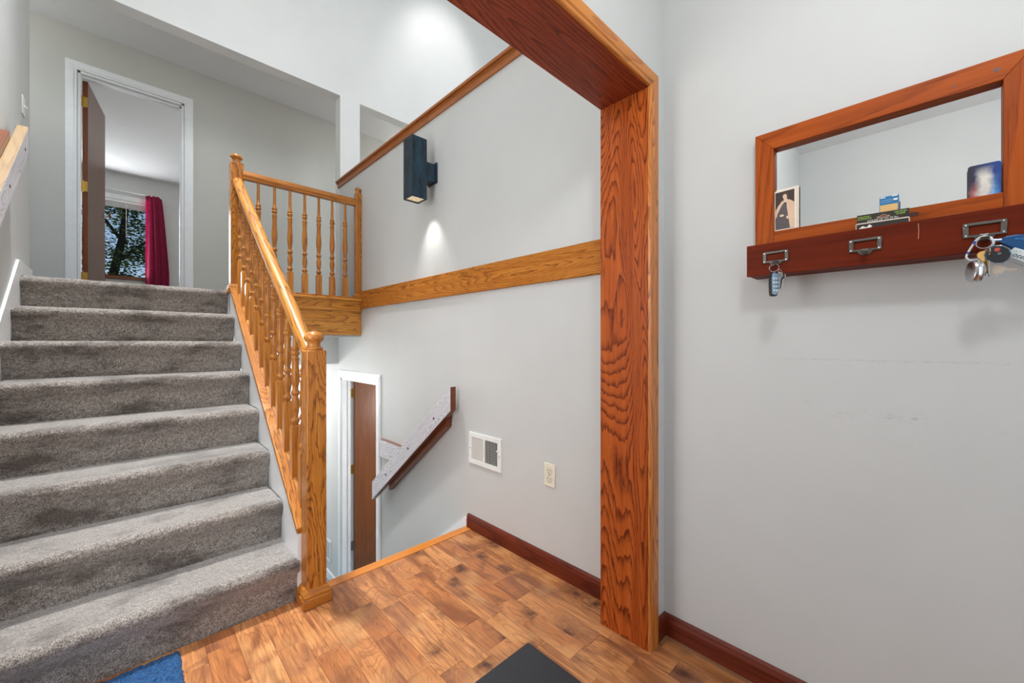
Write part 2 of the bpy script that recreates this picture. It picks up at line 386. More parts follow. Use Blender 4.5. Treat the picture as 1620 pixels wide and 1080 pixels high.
# ------------------------------------------------------------------ setting: floor
fb = obj('floor', boxes([(XV, XW, -1.5, -.4, -.06, 0), (XV, .6, -.4, Y1 + .02, -.06, -.008), (.6, XW, -.4, YE - .002, -.06, -.008)]), planks_mat)
struct(fb, 'brown wood-look laminate plank floor of the foyer', 'floor')
PW = .0947; x = .776 - 18 * PW; rows = []
pn = 0
while x < XW - .02:
    xa, xb = max(x, XV), min(x + PW, XW - .012)
    yend = Y1 if (xa + xb) / 2 < .55 else YE - .047
    y = -.4 - random.random() * .2
    while y < yend:
        ln = random.choice((.16, .24, .32, .38, .46, .55)); y2 = y + ln
        if yend - y2 < .09: y2 = yend
        ya = max(y, -.4); yb = min(y2, yend)
        if yb - ya > .02:
            g = .0003; h = random.uniform(-.0003, .0003); c = .0012
            bm = bmesh.new()
            lo = [bm.verts.new(p) for p in ((xa+g, ya+g, -.008), (xb-g, ya+g, -.008), (xb-g, yb-g, -.008), (xa+g, yb-g, -.008))]
            mi = [bm.verts.new((v.co.x, v.co.y, -c*.6)) for v in lo]
            up = [bm.verts.new(p) for p in ((xa+c, ya+c, h), (xb-c, ya+c, h), (xb-c, yb-c, h), (xa+c, yb-c, h))]
            for r0, r1 in ((lo, mi), (mi, up)):
                for k in range(4): bm.faces.new((r0[k], r0[(k+1) % 4], r1[(k+1) % 4], r1[k]))
            bm.faces.new(up)
            obj('plank', bm, planks_mat, fb); pn += 1
        y = y2
    x += PW
o = obj('trim_1', B(.63, XW - .001, YE - .047, YE + .012, -.03, .004), nosing_mat, bevel=.003)
struct(o, 'orange-brown wooden nosing strip along the edge of the foyer floor', 'nosing')
o = obj('floor.001', boxes([(XL - 1.6, XW + .002, YB0 + .002, YH, ZU - .3, ZU), (X2 + .002, 3.398, YB0 + .002, YB1 + .002, ZU - .3, ZU), (XW + .002, 4.5, YB1 + .002, YH, ZU - .3, ZU), (.54, XW - .001, YG + .02, YB0 + .001, ZU - .32, ZU), (XL + .001, .539, 3.70, YB0 + .001, ZU - .3, ZU)]), carpet)
struct(o, 'grey carpeted upper hall floor and landing', 'floor')
o = obj('floor.002', B(-2.6, 2.2, YH, 9.3, ZU - .2, ZU), carpet); struct(o, 'bedroom floor behind the upstairs door', 'floor')
o = obj('floor.003', B(-.6, 4.4, 3.2, 6.1, ZL - .1, ZL), plain('blue_grey_tile', srgb(120, 150, 172), .5)); struct(o, 'pale blue-grey floor of the lower hall', 'floor')
o = obj('floor.004', B(1.65, 6.0, .1, YB0, ZU - .2, ZU - .001), carpet); struct(o, 'living room floor behind the half wall', 'floor')

# ------------------------------------------------------------------ setting: walls
LD0, LD1, LDZ = 3.25, 4.03, .80                  # lower door opening in the sconce wall
o = obj('wall_sconce_side', boxes([(XW, XW+.12, YA1 - .1, LD0, ZL, 2.715), (XW, XW+.12, LD0, LD1, LDZ, 2.715), (XW, XW+.12, LD1, YB0 - .001, ZL, 2.715), (XW, XW+.12, YB0 - .001, 6.1, ZL, ZU - .301)]), wall_paint)
struct(o, 'light grey half wall carrying the dark sconce', 'wall')
o = obj('wall_mirror_side', B(XW, XW+.12, -1.5, YA1 - .1, -.1, 2.9), scuffed_paint); struct(o, 'grey scuffed wall behind the mirror shelf', 'wall')
AXL, AXR, AZ = -.33, 1.39, 2.10                  # arch opening
o = obj('wall_arch', boxes([(AXR + .02, XW, YA0, YA1, 0, AZ + .02), (XV, AXL - .02, YA0, YA1, 0, AZ + .02), (XV, XW, YA0, YA1, AZ + .02, ZT)]), wall_paint)
struct(o, 'grey wall around the stained wooden archway', 'wall')
o = obj('wall_left', B(XL - .12, XL, YA1, YB0, ZL, ZT), wall_paint); struct(o, 'light grey wall left of the carpeted stairs', 'wall')
o = obj('wall_vestibule_left', B(XV - .1, XV, -1.5, YA1, -.1, 2.9), wall_paint); struct(o, 'grey vestibule wall seen in the mirror', 'wall')
o = obj('wall_vestibule_back', boxes([(XV, -.6, -1.6, -1.5, -.1, 2.9), (1.2, XW, -1.6, -1.5, -.1, 2.9), (-.6, 1.2, -1.6, -1.5, 2.5, 2.9)]), wall_paint); struct(o, 'vestibule wall with the front door opening', 'wall')
o = obj('ceiling_vestibule', B(XV, XW, -1.6, YA0, 2.7, 2.8), ceil_paint); struct(o, 'white vestibule ceiling', 'ceiling')
# wall with the two hall openings
X2 = 1.735
o = obj('wall_back', boxes([(XL - 1.7, 6.0, YB0, YB1, ZB, ZT), (XW + .004, X2, YB0, YB1, ZU - .298, ZB), (3.4, 6.0, YB0, YB1, ZU - .3, ZB)]), white_paint)
struct(o, 'bright white upper wall above the hall openings', 'wall')
o = obj('wall_living_right', B(6.0, 6.1, 0, YB1, ZU - .2, ZT), white_paint); struct(o, 'living room side wall', 'wall')
o = obj('wall_living_front', boxes([(XW + .121, 2.2, 0, .1, ZU - .2, ZT), (5.0, 6.0, 0, .1, ZU - .2, ZT), (2.2, 5.0, 0, .1, ZU - .2, 2.0), (2.2, 5.0, 0, .1, 4.6, ZT)]), white_paint); struct(o, 'living room window wall', 'wall')
o = obj('wall_living_left', B(XW, XW + .12, .1, YA1 - .1, 2.9, ZT), white_paint); struct(o, 'wall above the vestibule', 'wall')
o = obj('ceiling_foyer', B(XL - .1, 6.1, 0, YB1, ZT, ZT + .1), white_paint); struct(o, 'high white ceiling over the stairwell', 'ceiling')
# hall
HD0, HD1, HDZ = -.325, .400, 3.555
o = obj('wall_hall', boxes([(XL - 1.7, HD0, YH, YH+.12, ZU, ZC + .2), (HD1, 4.6, YH, YH+.12, ZU, ZC + .2), (HD0, HD1, YH, YH+.12, HDZ, ZC + .2)]), hall_paint)
struct(o, 'grey hall wall with the upstairs doorway', 'wall')
o = obj('wall_hall_end', boxes([(XL - 1.7, XL - 1.6, YB1, YH, ZU, ZC), (4.5, 4.6, YB1, YH, ZU, ZC)]), hall_paint); struct(o, 'hall end walls', 'wall')
o = obj('ceiling_hall', B(XL - 1.7, 4.6, YB1, YH, ZC, ZC + .1), ceil_paint); struct(o, 'white textured hall ceiling', 'ceiling')
# bedroom
YW = 9.20; WX0, WX1, WZ0, WZ1 = -1.25, .27, 2.22, 3.50
o = obj('wall_bedroom_back', boxes([(-2.6, WX0, YW, YW+.14, ZU, ZC), (WX1, 2.2, YW, YW+.14, ZU, ZC), (WX0, WX1, YW, YW+.14, ZU, WZ0), (WX0, WX1, YW, YW+.14, WZ1, ZC)]), wall_paint); struct(o, 'grey bedroom wall around the window', 'wall')
o = obj('wall_bedroom_side', boxes([(-2.7, -2.6, YH + .121, YW + .14, ZU, ZC), (2.2, 2.3, YH + .121, YW + .14, ZU, ZC)]), wall_paint); struct(o, 'bedroom side walls', 'wall')
o = obj('ceiling_bedroom', B(-2.7, 2.3, YH + .121, YW + .14, ZC, ZC + .1), ceil_paint); struct(o, 'white textured bedroom ceiling', 'ceiling')
# lower level
o = obj('ceiling_lower', boxes([(.66, XW - .001, YG + .03, 4.129, ZU - .345, ZU - .321), (.45, XW - .001, 4.201, 6.0, .936, 1.0)]), wall_paint); struct(o, 'ceiling under the landing', 'ceiling')
o = obj('wall_bulkhead', B(.451, XW - .001, 4.13, 4.2, .935, ZU - .322), wall_paint); struct(o, 'grey bulkhead under the landing', 'wall')
o = obj('wall_lower', boxes([(.35, .45, 3.6, 6.1, ZL, 1.2), (.35, XW, 6.0, 6.1, ZL, 1.0)]), white_paint); struct(o, 'white lower hall wall', 'wall')
o = obj('wall_lower_room', boxes([(XW+.12, 4.4, 4.3, 4.4, ZL, 1.0), (4.3, 4.4, 1.5, 4.3, ZL, 1.0), (XW + .12, 4.4, 1.4, 1.5, ZL, 1.0)]), wall_paint); struct(o, 'walls of the room behind the lower door', 'wall')
o = obj('ceiling_lower_room', B(XW+.12, 4.4, 1.4, 4.4, 1.0, 1.1), ceil_paint); struct(o, 'ceiling of the room behind the lower door', 'ceiling')
o = obj('floor.005', B(XW+.12, 4.4, 1.4, 3.2, ZL - .1, ZL), carpet); struct(o, 'floor of the room behind the lower door', 'floor')
o = obj('wall_under_foyer', B(.64, XW, YE - .12, YE - .03, ZL, -.03), white_paint); struct(o, 'wall under the foyer floor', 'wall')

# ------------------------------------------------------------------ archway
arch = empty('archway_trim', (AXR, (YA0 + YA1) / 2, 0))
tag(arch, 'dark stained oak archway with jamb, header and casing in front of the stairs', 'door frame')
arch['kind'] = 'structure'; arch.name = 'trim_2'
JT = .02
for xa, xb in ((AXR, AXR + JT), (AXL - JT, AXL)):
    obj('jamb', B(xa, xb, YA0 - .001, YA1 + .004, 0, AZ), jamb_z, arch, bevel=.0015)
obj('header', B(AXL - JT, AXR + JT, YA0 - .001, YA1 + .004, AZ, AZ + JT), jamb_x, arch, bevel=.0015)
CW = .057
def casing_prof(s):   # across the casing: (offset from inner edge, thickness)
    return [(0, 0), (0, .011), (.004, .014), (.010, .0145), (.013, .0125), (.018, .0175), (.046, .019), (.052, .018), (CW, .015), (CW, 0)]
# right leg, left leg, head with mitred corners; front side (toward the vestibule)
def casing_leg(xin, sgn, yf, sy):
    bm = bmesh.new(); pr = casing_prof(0); off = .004
    a = [bm.verts.new((xin + sgn * (off + o_), yf + sy * t, 0)) for o_, t in pr]
    b = [bm.verts.new((xin + sgn * (off + o_), yf + sy * t, AZ + off + o_)) for o_, t in pr]
    n = len(pr); bm.faces.new(a); bm.faces.new(b[::-1])
    for i in range(n): bm.faces.new((a[i], a[(i+1) % n], b[(i+1) % n], b[i]))
    return bm
def casing_head(yf, sy):
    bm = bmesh.new(); pr = casing_prof(0); off = .004
    a = [bm.verts.new((AXL - off - o_, yf + sy * t, AZ + off + o_)) for o_, t in pr]
    b = [bm.verts.new((AXR + off + o_, yf + sy * t, AZ + off + o_)) for o_, t in pr]
    n = len(pr); bm.faces.new(a); bm.faces.new(b[::-1])
    for i in range(n): bm.faces.new((a[i], a[(i+1) % n], b[(i+1) % n], b[i]))
    return bm
for yf, sy in ((YA0, -1), (YA1, 1)):
    if sy < 0:
        obj('casing_leg', casing_leg(AXR, 1, yf, sy), casing_z, arch); obj('casing_leg', casing_leg(AXL, -1, yf, sy), casing_z, arch)
        obj('casing_head', casing_head(yf, sy), casing_x, arch)

# ------------------------------------------------------------------ wood trims on the sconce wall
band = empty('trim_3', (XW, 2.3, 1.456)); struct(band, 'oak skirt board running along the sconce wall at landing height', 'trim')
obj('board', B(XW - .02, XW, YA1, 3.415, 1.456, 1.610), trim_y, band, bevel=.003)
obj('board', B(XW - .02, XW, 3.417, YG + .02, 1.456, 1.610), trim_y, band, bevel=.003)
cap = empty('trim_4', (XW + .06, 2.5, 2.70)); struct(cap, 'oak ledge cap on top of the half wall behind the sconce', 'trim')
obj('moulding', PR([(XW, 2.705), (XW - .012, 2.705), (XW - .014, 2.735), (XW - .022, 2.742), (XW - .022, 2.747), (XW, 2.747)], 'y', YA1, YB0 + .03), cap_y, cap)
obj('ledge', B(XW - .034, XW + .15, YA1, YB0 + .03, 2.749, 2.770), cap_y, cap, bevel=.005)
# baseboards
o = obj('baseboard_right', PR([(XW, 0), (XW - .016, 0), (XW - .016, .062), (XW - .012, .074), (XW - .012, .078), (XW - .004, .086), (XW, .086)], 'y', YA1, YE - .004), base_y)
struct(o, 'dark cherry baseboard under the sconce wall', 'baseboard')
bbm = empty('baseboard_mirror_wall', (XW, 0, 0)); struct(bbm, 'dark cherry baseboard under the mirror wall', 'baseboard')
obj('board', PR([(XW, 0.0), (XW - .016, 0.0), (XW - .016, .062), (XW - .012, .074), (XW - .012, .078), (XW - .004, .086), (XW, .086)], 'y', -1.5, YA0), base_y, bbm)
obj('return_board', PR([(YA0, 0.0), (YA0 - .016, 0.0), (YA0 - .016, .062), (YA0 - .012, .074), (YA0 - .012, .078), (YA0 - .004, .086), (YA0, .086)], 'x', AXR + .063, XW - .012), base_x, bbm)
tan = wood('tan_shoe', axis='y', cross=9, along=.5, rings=4, light=srgb(150, 108, 76), mid=srgb(136, 92, 62), dark=srgb(100, 62, 40), sharp=.2)
obj('shoe_strip', B(XW - .028, XW - .0155, -1.5, YA0 - .016, 0, .006), tan, bbm)
obj('shoe_strip', B(AXR + .063, XW - .028, YA0 - .028, YA0 - .0155, 0, .006), tan, bbm)

# ------------------------------------------------------------------ landing fascia
fas = empty('trim_5', (1.05, YG, 1.216)); struct(fas, 'oak fascia boards under the landing railing', 'trim')
obj('fascia_board', B(.60, XW - .001, YG, YG + .02, 1.216, 1.45), oak_fascia, fas, bevel=.002)
obj('moulding', PR([(YG, 1.428), (YG - .018, 1.428), (YG - .022, 1.434), (YG - .022, 1.500), (YG - .030, 1.508), (YG - .030, 1.5165), (YG, 1.5165)], 'x', .60, XW - .001), oak_fascia, fas)
obj('nosing', B(.60, XW - .001, YG - .052, YG + .06, 1.517, 1.540), oak_fascia, fas, bevel=.008, seg=3)

# ------------------------------------------------------------------ carpeted staircase
stairs = empty('staircase', (.03, 2.8, 0)); tag(stairs, 'grey carpeted staircase climbing to the upper hall', 'staircase')
def carpet_step(k, yr, zb, xa, xb, depth, top=False):
    """one carpeted step: riser at yr, tread top at zb + RISE, with a soft rolled nosing"""
    zt = zb + RISE; prof = [(yr + .004, zb - .012), (yr + .002, zb + .05), (yr, zb + .10)]
    r = .031; cy, cz = yr + .004, zt - r
    for a in range(200, 80, -12): prof.append((cy - .002 + r * math.cos(R(a)), cz + r * math.sin(R(a))))
    n = 22
    for i in range(1, n + 1): prof.append((cy + (depth) * i / n, zt - .002))
    # resample
    out = [prof[0]]
    for p in prof[1:]:
        q = out[-1]; d = math.hypot(p[0]-q[0], p[1]-q[1]); m = max(1, round(d / .009))
        for j in range(1, m + 1): out.append((q[0] + (p[0]-q[0]) * j / m, q[1] + (p[1]-q[1]) * j / m))
    nx = int((xb - xa) / .009); bm = bmesh.new(); cols = []
    for i in range(nx + 1):
        x = xa + (xb - xa) * i / nx
        e = min(i, nx - i) * .009; rd = max(0, .018 - e) / .018
        row = []
        for j, (y, z) in enumerate(out):
            t = max(0, 1 - abs(j / len(out) - .42) * 3)
            s = mnoise.noise(Vector((x * 7, y * 7 + k * 3, z * 7))) * .004
            g = random.uniform(-.0016, .0016)
            row.append(bm.verts.new((x, y - (s + g) * .8 + rd * .006, z + (s * .4 + g * .8) - rd * .008)))
        cols.append(row)
    for a, b in zip(cols, cols[1:]):
        for j in range(len(out) - 1): bm.faces.new((a[j], a[j+1], b[j+1], b[j]))
    for row in (cols[0], cols[-1]):      # closing flaps at both ends
        lo = [bm.verts.new((v.co.x, yr + depth, v.co.z)) for v in row]
        for j in range(len(row) - 1):
            bm.faces.new((row[j], row[j+1], lo[j+1], lo[j]))
    return bm
for k in range(8):
    yr = Y1 + RUN * k; depth = RUN + .03 if k < 7 else .12
    obj('step', carpet_step(k, yr, RISE * k, XL + .013, XS + (.004 if k else .012), depth), carpet, stairs, smooth=True)
def zcap(y): return .262 + SLOPE * (y - 1.895)
# closed stringer (white) with an oak cap, and white skirt on the wall side
obj('stringer', PR([(1.939, .0), (1.939, zcap(1.939)), (3.585, zcap(3.585)), (3.70, ZU - .03), (3.70, ZU - .34), (3.45, ZU - .34), (2.1, 0)], 'x', XS + .006, XS + .092), white_trim, stairs)
obj('stringer_cap', PR([(1.939, zcap(1.939)), (1.939, zcap(1.939) + .026), (3.568, zcap(3.568) + .026), (3.568, zcap(3.568))], 'x', XS + .001, XS + .106), oak['y'], stairs, rot=ROTX, bevel=.004)
obj('skirt_board', PR([(1.90, 0), (1.90, .24), (3.645, ZU + .085), (3.675, ZU + .085), (4.089, ZU + .08), (4.089, ZU - .2), (3.5, ZU - .3), (2.2, 0)], 'x', XL + .0006, XL + .0126), white_trim, stairs)

# lower flight
stairs2 = empty('staircase_down', (1.08, 2.8, ZL)); stairs2.name = 'descending_staircase'
tag(stairs2, 'carpeted flight going down from the foyer floor edge', 'staircase')
for k in range(6):
    zt = -RISE * (k + 1); yb = YE + .02 + .235 * k
    obj('step', B(.65, XW - .0135, yb, yb + .262, zt - RISE, zt), carpet, stairs2, bevel=.012)
obj('skirt_board', PR([(YE + .002, -.25), (YE + .002, .058), (YE + .03, .05), (3.12, -.84), (3.12, ZL), (2.9, ZL)], 'x', XW - .0126, XW - .0006), white_trim, stairs2)
obj('stringer', PR([(YE, -.3), (YE, .0), (2.12, .0), (3.45, ZU - .34), (3.6, ZU - .34), (3.6, ZL), (3.0, ZL)], 'x', .6297, .645), white_trim, stairs2)

# ------------------------------------------------------------------ balustrades
def baluster_mesh(h, blk, slope=0.0, s=.0205):
    """turned baluster of height h: square foot, bead, bulb, vase, thin dowel"""
    bm = bmesh.new()
    z0 = .0006
    v0 = [bm.verts.new((sx * s, sy * s, z0 + slope * sy * s)) for sx, sy in ((-1,-1),(1,-1),(1,1),(-1,1))]
    v1 = [bm.verts.new((sx * s, sy * s, blk - .006)) for sx, sy in ((-1,-1),(1,-1),(1,1),(-1,1))]
    q = s * .72; v2 = [bm.verts.new((sx * q, sy * q, blk + .006)) for sx, sy in ((-1,-1),(1,-1),(1,1),(-1,1))]
    for a, b in ((v0, v1), (v1, v2)):
        for k in range(4): bm.faces.new((a[k], a[(k+1) % 4], b[(k+1) % 4], b[k]))
    bm.faces.new(v0[::-1]); bm.faces.new(v2)
    L_ = h - blk
    P = [(.0125, 0), (.0135, .012), (.019, .018), (.0205, .026), (.019, .034), (.0135, .040), (.0125, .048),
         (.0165, .075), (.0195, .095), (.0185, .12), (.0135, .142), (.0125, .148), (.019, .156), (.0205, .163), (.019, .170), (.0135, .178), (.0130, .19)]
    body0 = .19; body1 = L_ * .655
    for t, r in ((.10, .016), (.25, .0200), (.38, .0205), (.55, .018), (.75, .0155), (.90, .0160), (.97, .0185), (1.0, .0185)):
        P.append((r, body0 + (body1 - body0) * t))
    b = body1
    P += [(.0135, b + .006), (.0130, b + .014), (.019, b + .020), (.0205, b + .026), (.019, b + .032), (.0145, b + .038), (.019, b + .046), (.0185, b + .054), (.0125, b + .062), (.0115, b + .09), (.0092, L_)]
    lathe(bm, [(r, blk + z) for r, z in P], 0, 0, 0, 14)
    return bm
def newel_post(parent, cx, cy, z0, ztop, s=.041, half=None, base_h=.075, ball=.088, name='newel_post'):
    """square post with base moulding and turned cap (ztop = top of the square)"""
    e0 = -s; e1 = s
    if half: e1 = half
    p = obj(name, B(cx + e0, cx + e1, cy - s, cy + s, z0, ztop), oak['z'], parent, bevel=.005)
    k = ball / .088
    prof = [(.036, 0), (.038, .004), (.038, .010), (.034, .014), (.028, .017), (.0265, .028), (.0285, .036), (.036, .042), (.0405, .050), (.041, .058), (.038, .067), (.030, .077), (.016, .085), (.002, .088)]
    sc = s / .041
    obj('cap', L([(r * sc, z * k) for r, z in prof], cx + (0 if not half else (half - s) / 2), cy, ztop, 28), oak_turned, p, smooth=True)
    if base_h:
        t = .019
        obj('base_moulding', B(cx + e0 - t, cx + e1 + (t if not half else 0), cy - s - t, cy + s + t, z0, z0 + base_h * .55), oak['x'], p, bevel=.004)
        pr = [(-s - t * .8, z0 + base_h * .55), (-s - t * .8, z0 + base_h * .72), (-s - t * .35, z0 + base_h * .92), (-s - .001, z0 + base_h)]
        bm = bmesh.new(); rings = []
        for (d, z) in pr:
            rr = -d; xe = rr if not half else min(rr, half)
            rings.append([bm.verts.new(q) for q in ((cx - rr, cy - rr, z), (cx + xe, cy - rr, z), (cx + xe, cy + rr, z), (cx - rr, cy + rr, z))])
        for a, b in zip(rings, rings[1:]):
            for j in range(4): bm.faces.new((a[j], a[(j+1) % 4], b[(j+1) % 4], b[j]))
        bm.faces.new(rings[0][::-1]); bm.faces.new(rings[-1])
        obj('base_cap', bm, oak['x'], p)
    return p
CX = .596
rail = empty('stair_railing', (CX, 2.75, 0)); tag(rail, 'oak balustrade with turned balusters rising beside the carpeted stairs', 'railing')
n1 = newel_post(rail, CX, 1.896, 0, 1.115)
for z in (.135, 1.055): obj('wood_plug', L([(.0085, 0), (.0085, .003), (.006, .006), (.001, .007)], CX, 1.896 - .041 - .006, z, 14, 'y'), oak_turned, n1, smooth=True)
# plugs turned the right way (domed side to the front)
n2 = newel_post(rail, CX - .008, 3.63, ZU - .028, 2.505, base_h=.07, ball=.075)
def rail_profile(w, h):
    return [(-w*.36, 0), (w*.36, 0), (w*.38, h*.22), (w*.5, h*.36), (w*.5, h*.62), (w*.40, h*.84), (w*.22, h*.97), (0, h), (-w*.22, h*.97), (-w*.40, h*.84), (-w*.5, h*.62), (-w*.5, h*.36), (-w*.38, h*.22)]
def zrail(y): return 1.058 + SLOPE * (y - 1.94)          # underside of the handrail
bm = bmesh.new(); pr = rail_profile(.066, .074)
ya, yb = 1.93, 3.60
A = [bm.verts.new((CX + px, ya, zrail(ya) + pz)) for px, pz in pr]; C = [bm.verts.new((CX - .004 + px, yb, zrail(yb) + pz)) for px, pz in pr]
bm.faces.new(A); bm.faces.new(C[::-1])
for i in range(len(pr)): bm.faces.new((A[i], A[(i+1) % len(pr)], C[(i+1) % len(pr)], C[i]))
obj('handrail', bm, rail_oak, rail, rot=ROTX, smooth=True)
NB = 12; ys = [1.94 + (3.59 - 1.94) * (i + .72) / (NB + .35) for i in range(NB)]
hb = zrail(2.0) - (zcap(2.0) + .026)
first = None
for i, y in enumerate(ys):
    zb = zcap(y) + .0262
    if first is None:
        first = obj('baluster', baluster_mesh(hb + .012, .24, SLOPE), oak_turned, rail, local=Matrix.Translation((CX, y, zb)), smooth=True); y00, z00 = y, zb
    else: dup(first, (0, y - y00, zb - z00), rail)
edges = [1.937] + ys + [3.585]
for i in range(len(edges) - 1):
    a = edges[i] + (.0215 if i else 0); b = edges[i+1] - (.0215 if i < NB else 0)
    if b - a < .01: continue
    obj('fillet', PR([(a, zcap(a) + .024), (a, zcap(a) + .034), (b, zcap(b) + .034), (b, zcap(b) + .024)], 'x', CX - .0165, CX + .0165), rail_oak, stairs, rot=ROTX)

guard = empty('landing_railing', (1.07, YG, 1.54)); tag(guard, 'level oak railing with seven balusters along the landing edge', 'railing')
GY = YG + .015
bm = bmesh.new(); pr = rail_profile(.062, .064)
A = [bm.verts.new((.62, GY + px, 2.387 + pz)) for px, pz in pr]; C = [bm.verts.new((1.49, GY + px, 2.387 + pz)) for px, pz in pr]
bm.faces.new(A); bm.faces.new(C[::-1])
for i in range(len(pr)): bm.faces.new((A[i], A[(i+1) % len(pr)], C[(i+1) % len(pr)], C[i]))
obj('handrail', bm, wood('oak_rail_x', axis='x', cross=12, along=.9, rings=7, **OAK), guard, smooth=True)
obj('shoe_rail', PR([(GY - .032, 1.540), (GY - .032, 1.552), (GY - .024, 1.558), (GY + .024, 1.558), (GY + .032, 1.552), (GY + .032, 1.540)], 'x', .625, 1.489), oak['x'], guard)
first = None
for i in range(7):
    x = .724 + .1108 * i
    if first is None: first = obj('baluster', baluster_mesh(.835, .165), oak_turned, guard, local=Matrix.Translation((x, GY, 1.557)), smooth=True)
    else: dup(first, (.1108 * i, 0, 0), guard)
newel_post(guard, 1.505, GY, 1.540, 2.500, s=.027, half=.0245, base_h=.05, ball=.060, name='half_newel_post')

# ------------------------------------------------------------------ wall handrails
def slant(y0, z0, y1, z1, h): return [(y0, z0), (y1, z1), (y1, z1 + h), (y0, z0 + h)]
hr = empty('wall_handrail', (XW - .05, 2.6, -.2)); tag(hr, 'pale-faced wooden handrail on the wall above the descending stairs', 'handrail')
HA = math.atan2(-.151 - .720, 3.175 - 2.06); HR = Matrix.Rotation(HA, 3, 'X')
bm = PR(slant(2.06, .722, 3.175, -.150, .150), 'x', XW - .082, XW - .040)
o = obj('rail', bm, [brown_wood, pale_face], hr, rot=HR, bevel=.0025)
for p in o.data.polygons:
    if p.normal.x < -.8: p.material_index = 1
obj('backing_board', PR(slant(2.16, .600, 2.96, -.026, .130), 'x', XW - .040, XW), brown_wood, hr, rot=HR, bevel=.002)
hole = plain('screw_hole', srgb(74, 44, 26), .7)
for t in (.17, .47, .78):
    y = 2.06 + (3.175 - 2.06) * t; z = .722 + (-.150 - .722) * t + .075
    obj('screw_plug', L([(.009, 0), (.009, .0015), (.005, .0015)], XW - .0835, y, z, 14, 'x'), hole, hr)
rb = obj('rail_return_board', B(XW - .038, XW, 2.70, 3.135, .212, .352), [brown_wood, pale_face], bevel=.002)
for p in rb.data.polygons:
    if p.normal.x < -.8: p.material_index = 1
tag(rb, 'short level pale-faced board behind the handrail beside the lower door casing', 'board')
lh = empty('stair_wall_handrail', (XL + .05, 2.9, 1.2)); tag(lh, 'pale-faced wooden handrail on the left wall above the carpeted stairs', 'handrail')
LR = Matrix.Rotation(math.atan(.80), 3, 'X')
bm = PR(slant(1.75, .84, 3.44, 2.19, .150), 'x', XL + .030, XL + .072)
o = obj('rail', bm, [rail_tan, pale_face], lh, rot=LR, bevel=.002)
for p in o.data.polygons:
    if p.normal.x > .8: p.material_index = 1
obj('backing_board', PR(slant(1.9, .93, 3.26, 2.02, .215), 'x', XL, XL + .030), brown_wood, lh, rot=LR, bevel=.002)
for y in (3.33, 2.95, 2.3): obj('screw_plug', L([(.005, 0), (.009, 0), (.009, .0015), (.001, .0015)], XL + .072, y, .84 + .80 * (y - 1.75) + .075, 14, 'x'), hole, lh)

# ------------------------------------------------------------------ wall sconce
sc = empty('wall_sconce', (1.45, 2.381, 2.1)); tag(sc, 'dark blue-black rectangular wall sconce shining down the half wall', 'sconce')
sx0, sx1, sy0, sy1, sz0, sz1 = 1.332, 1.444, 2.325, 2.437, 2.108, 2.512; t = .004
bm = boxes([(sx0, sx0+t, sy0, sy1, sz0, sz1), (sx1-t, sx1, sy0, sy1, sz0, sz1), (sx0+t, sx1-t, sy0, sy0+t, sz0, sz1), (sx0+t, sx1-t, sy1-t, sy1, sz0, sz1), (sx0+t, sx1-t, sy0+t, sy1-t, 2.30, 2.31)])
obj('housing', bm, sconce_metal, sc)
obj('wall_plate', B(XW - .012, XW, 2.325, 2.437, 2.245, 2.385), sconce_metal, sc, bevel=.003)
obj('arm', B(sx1, XW - .012, 2.335, 2.427, 2.250, 2.370), sconce_metal, sc, bevel=.002)
lens = N('frosted_lens'); lens = lens.set(lens.mix(lens.ramp(lens.noise(lens.coords(), 60, 3), [(.3, 0.0), (.7, 1.0)]), srgb(200, 170, 120), srgb(250, 230, 190)), .4, Emission_Color=(1, .82, .55, 1), Emission_Strength=.35)
obj('lens', B(sx0+t, sx1-t, sy0+t, sy1-t, sz0 + .010, sz0 + .016), lens, sc)
obj('lens', B(sx0+t, sx1-t, sy0+t, sy1-t, sz1 - .016, sz1 - .010), lens, sc)
spot('sconce_downlight', (1.40, 2.381, 2.105), (1.53, 2.381, 1.68), 8, 70, 1.0, .02, (1, .97, .93))

# ------------------------------------------------------------------ wall register, outlet, switch, lower register
rg = empty('wall_register', (XW, 1.82, .41)); tag(rg, 'white metal wall register with vertical louvres beside the outlet', 'air vent')
ry0, ry1, rz0, rz1 = 1.672, 1.968, .408, .597
fx = XW - .008
obj('frame', boxes([(fx, XW, ry0, ry1, rz0, rz0 + .026), (fx, XW, ry0, ry1, rz1 - .026, rz1), (fx, XW, ry0, ry0 + .030, rz0 + .026, rz1 - .026), (fx, XW, ry1 - .028, ry1, rz0 + .026, rz1 - .026), (fx, XW, 1.816, 1.828, rz0 + .026, rz1 - .026)]), white_metal, rg)
obj('cavity', B(XW - .0015, XW - .0005, ry0 + .03, ry1 - .028, rz0 + .026, rz1 - .026), dark_void, rg)
for k in range(11):
    y = 1.833 + k * .0099
    obj('slat', PR([(XW - .0065, y + .0075), (XW - .0015, y), (XW - .0015, y + .0015), (XW - .0065, y + .009)], 'z', rz0 + .026, rz1 - .026), slat_grey, rg)
for k in range(9):
    y = 1.705 + k * .0125
    obj('slat', B(XW - .0045, XW - .0020, y + .0030, y + .0052, rz0 + .026, rz1 - .026), slat_grey, rg)
for k in range(9):
    z = rz0 + .034 + k * .0148
    obj('damper_bar', B(XW - .0030, XW - .0015, ry0 + .03, 1.816, z, z + .0022), dull_steel, rg)
obj('lever', B(fx - .008, fx + .002, 1.694, 1.706, .522, .529), white_metal, rg, bevel=.001)
for y, z in ((1.955, .50), (1.686, .497)): obj('screw', L([(.001, -.002), (.0035, -.0015), (.004, 0), (.004, .002)], fx, y, z, 10, 'x'), dull_steel, rg)
ot = empty('power_outlet', (XW, 1.31, .42)); tag(ot, 'ivory duplex wall outlet below the oak skirt board', 'outlet')
oy, oz = 1.313, .4825
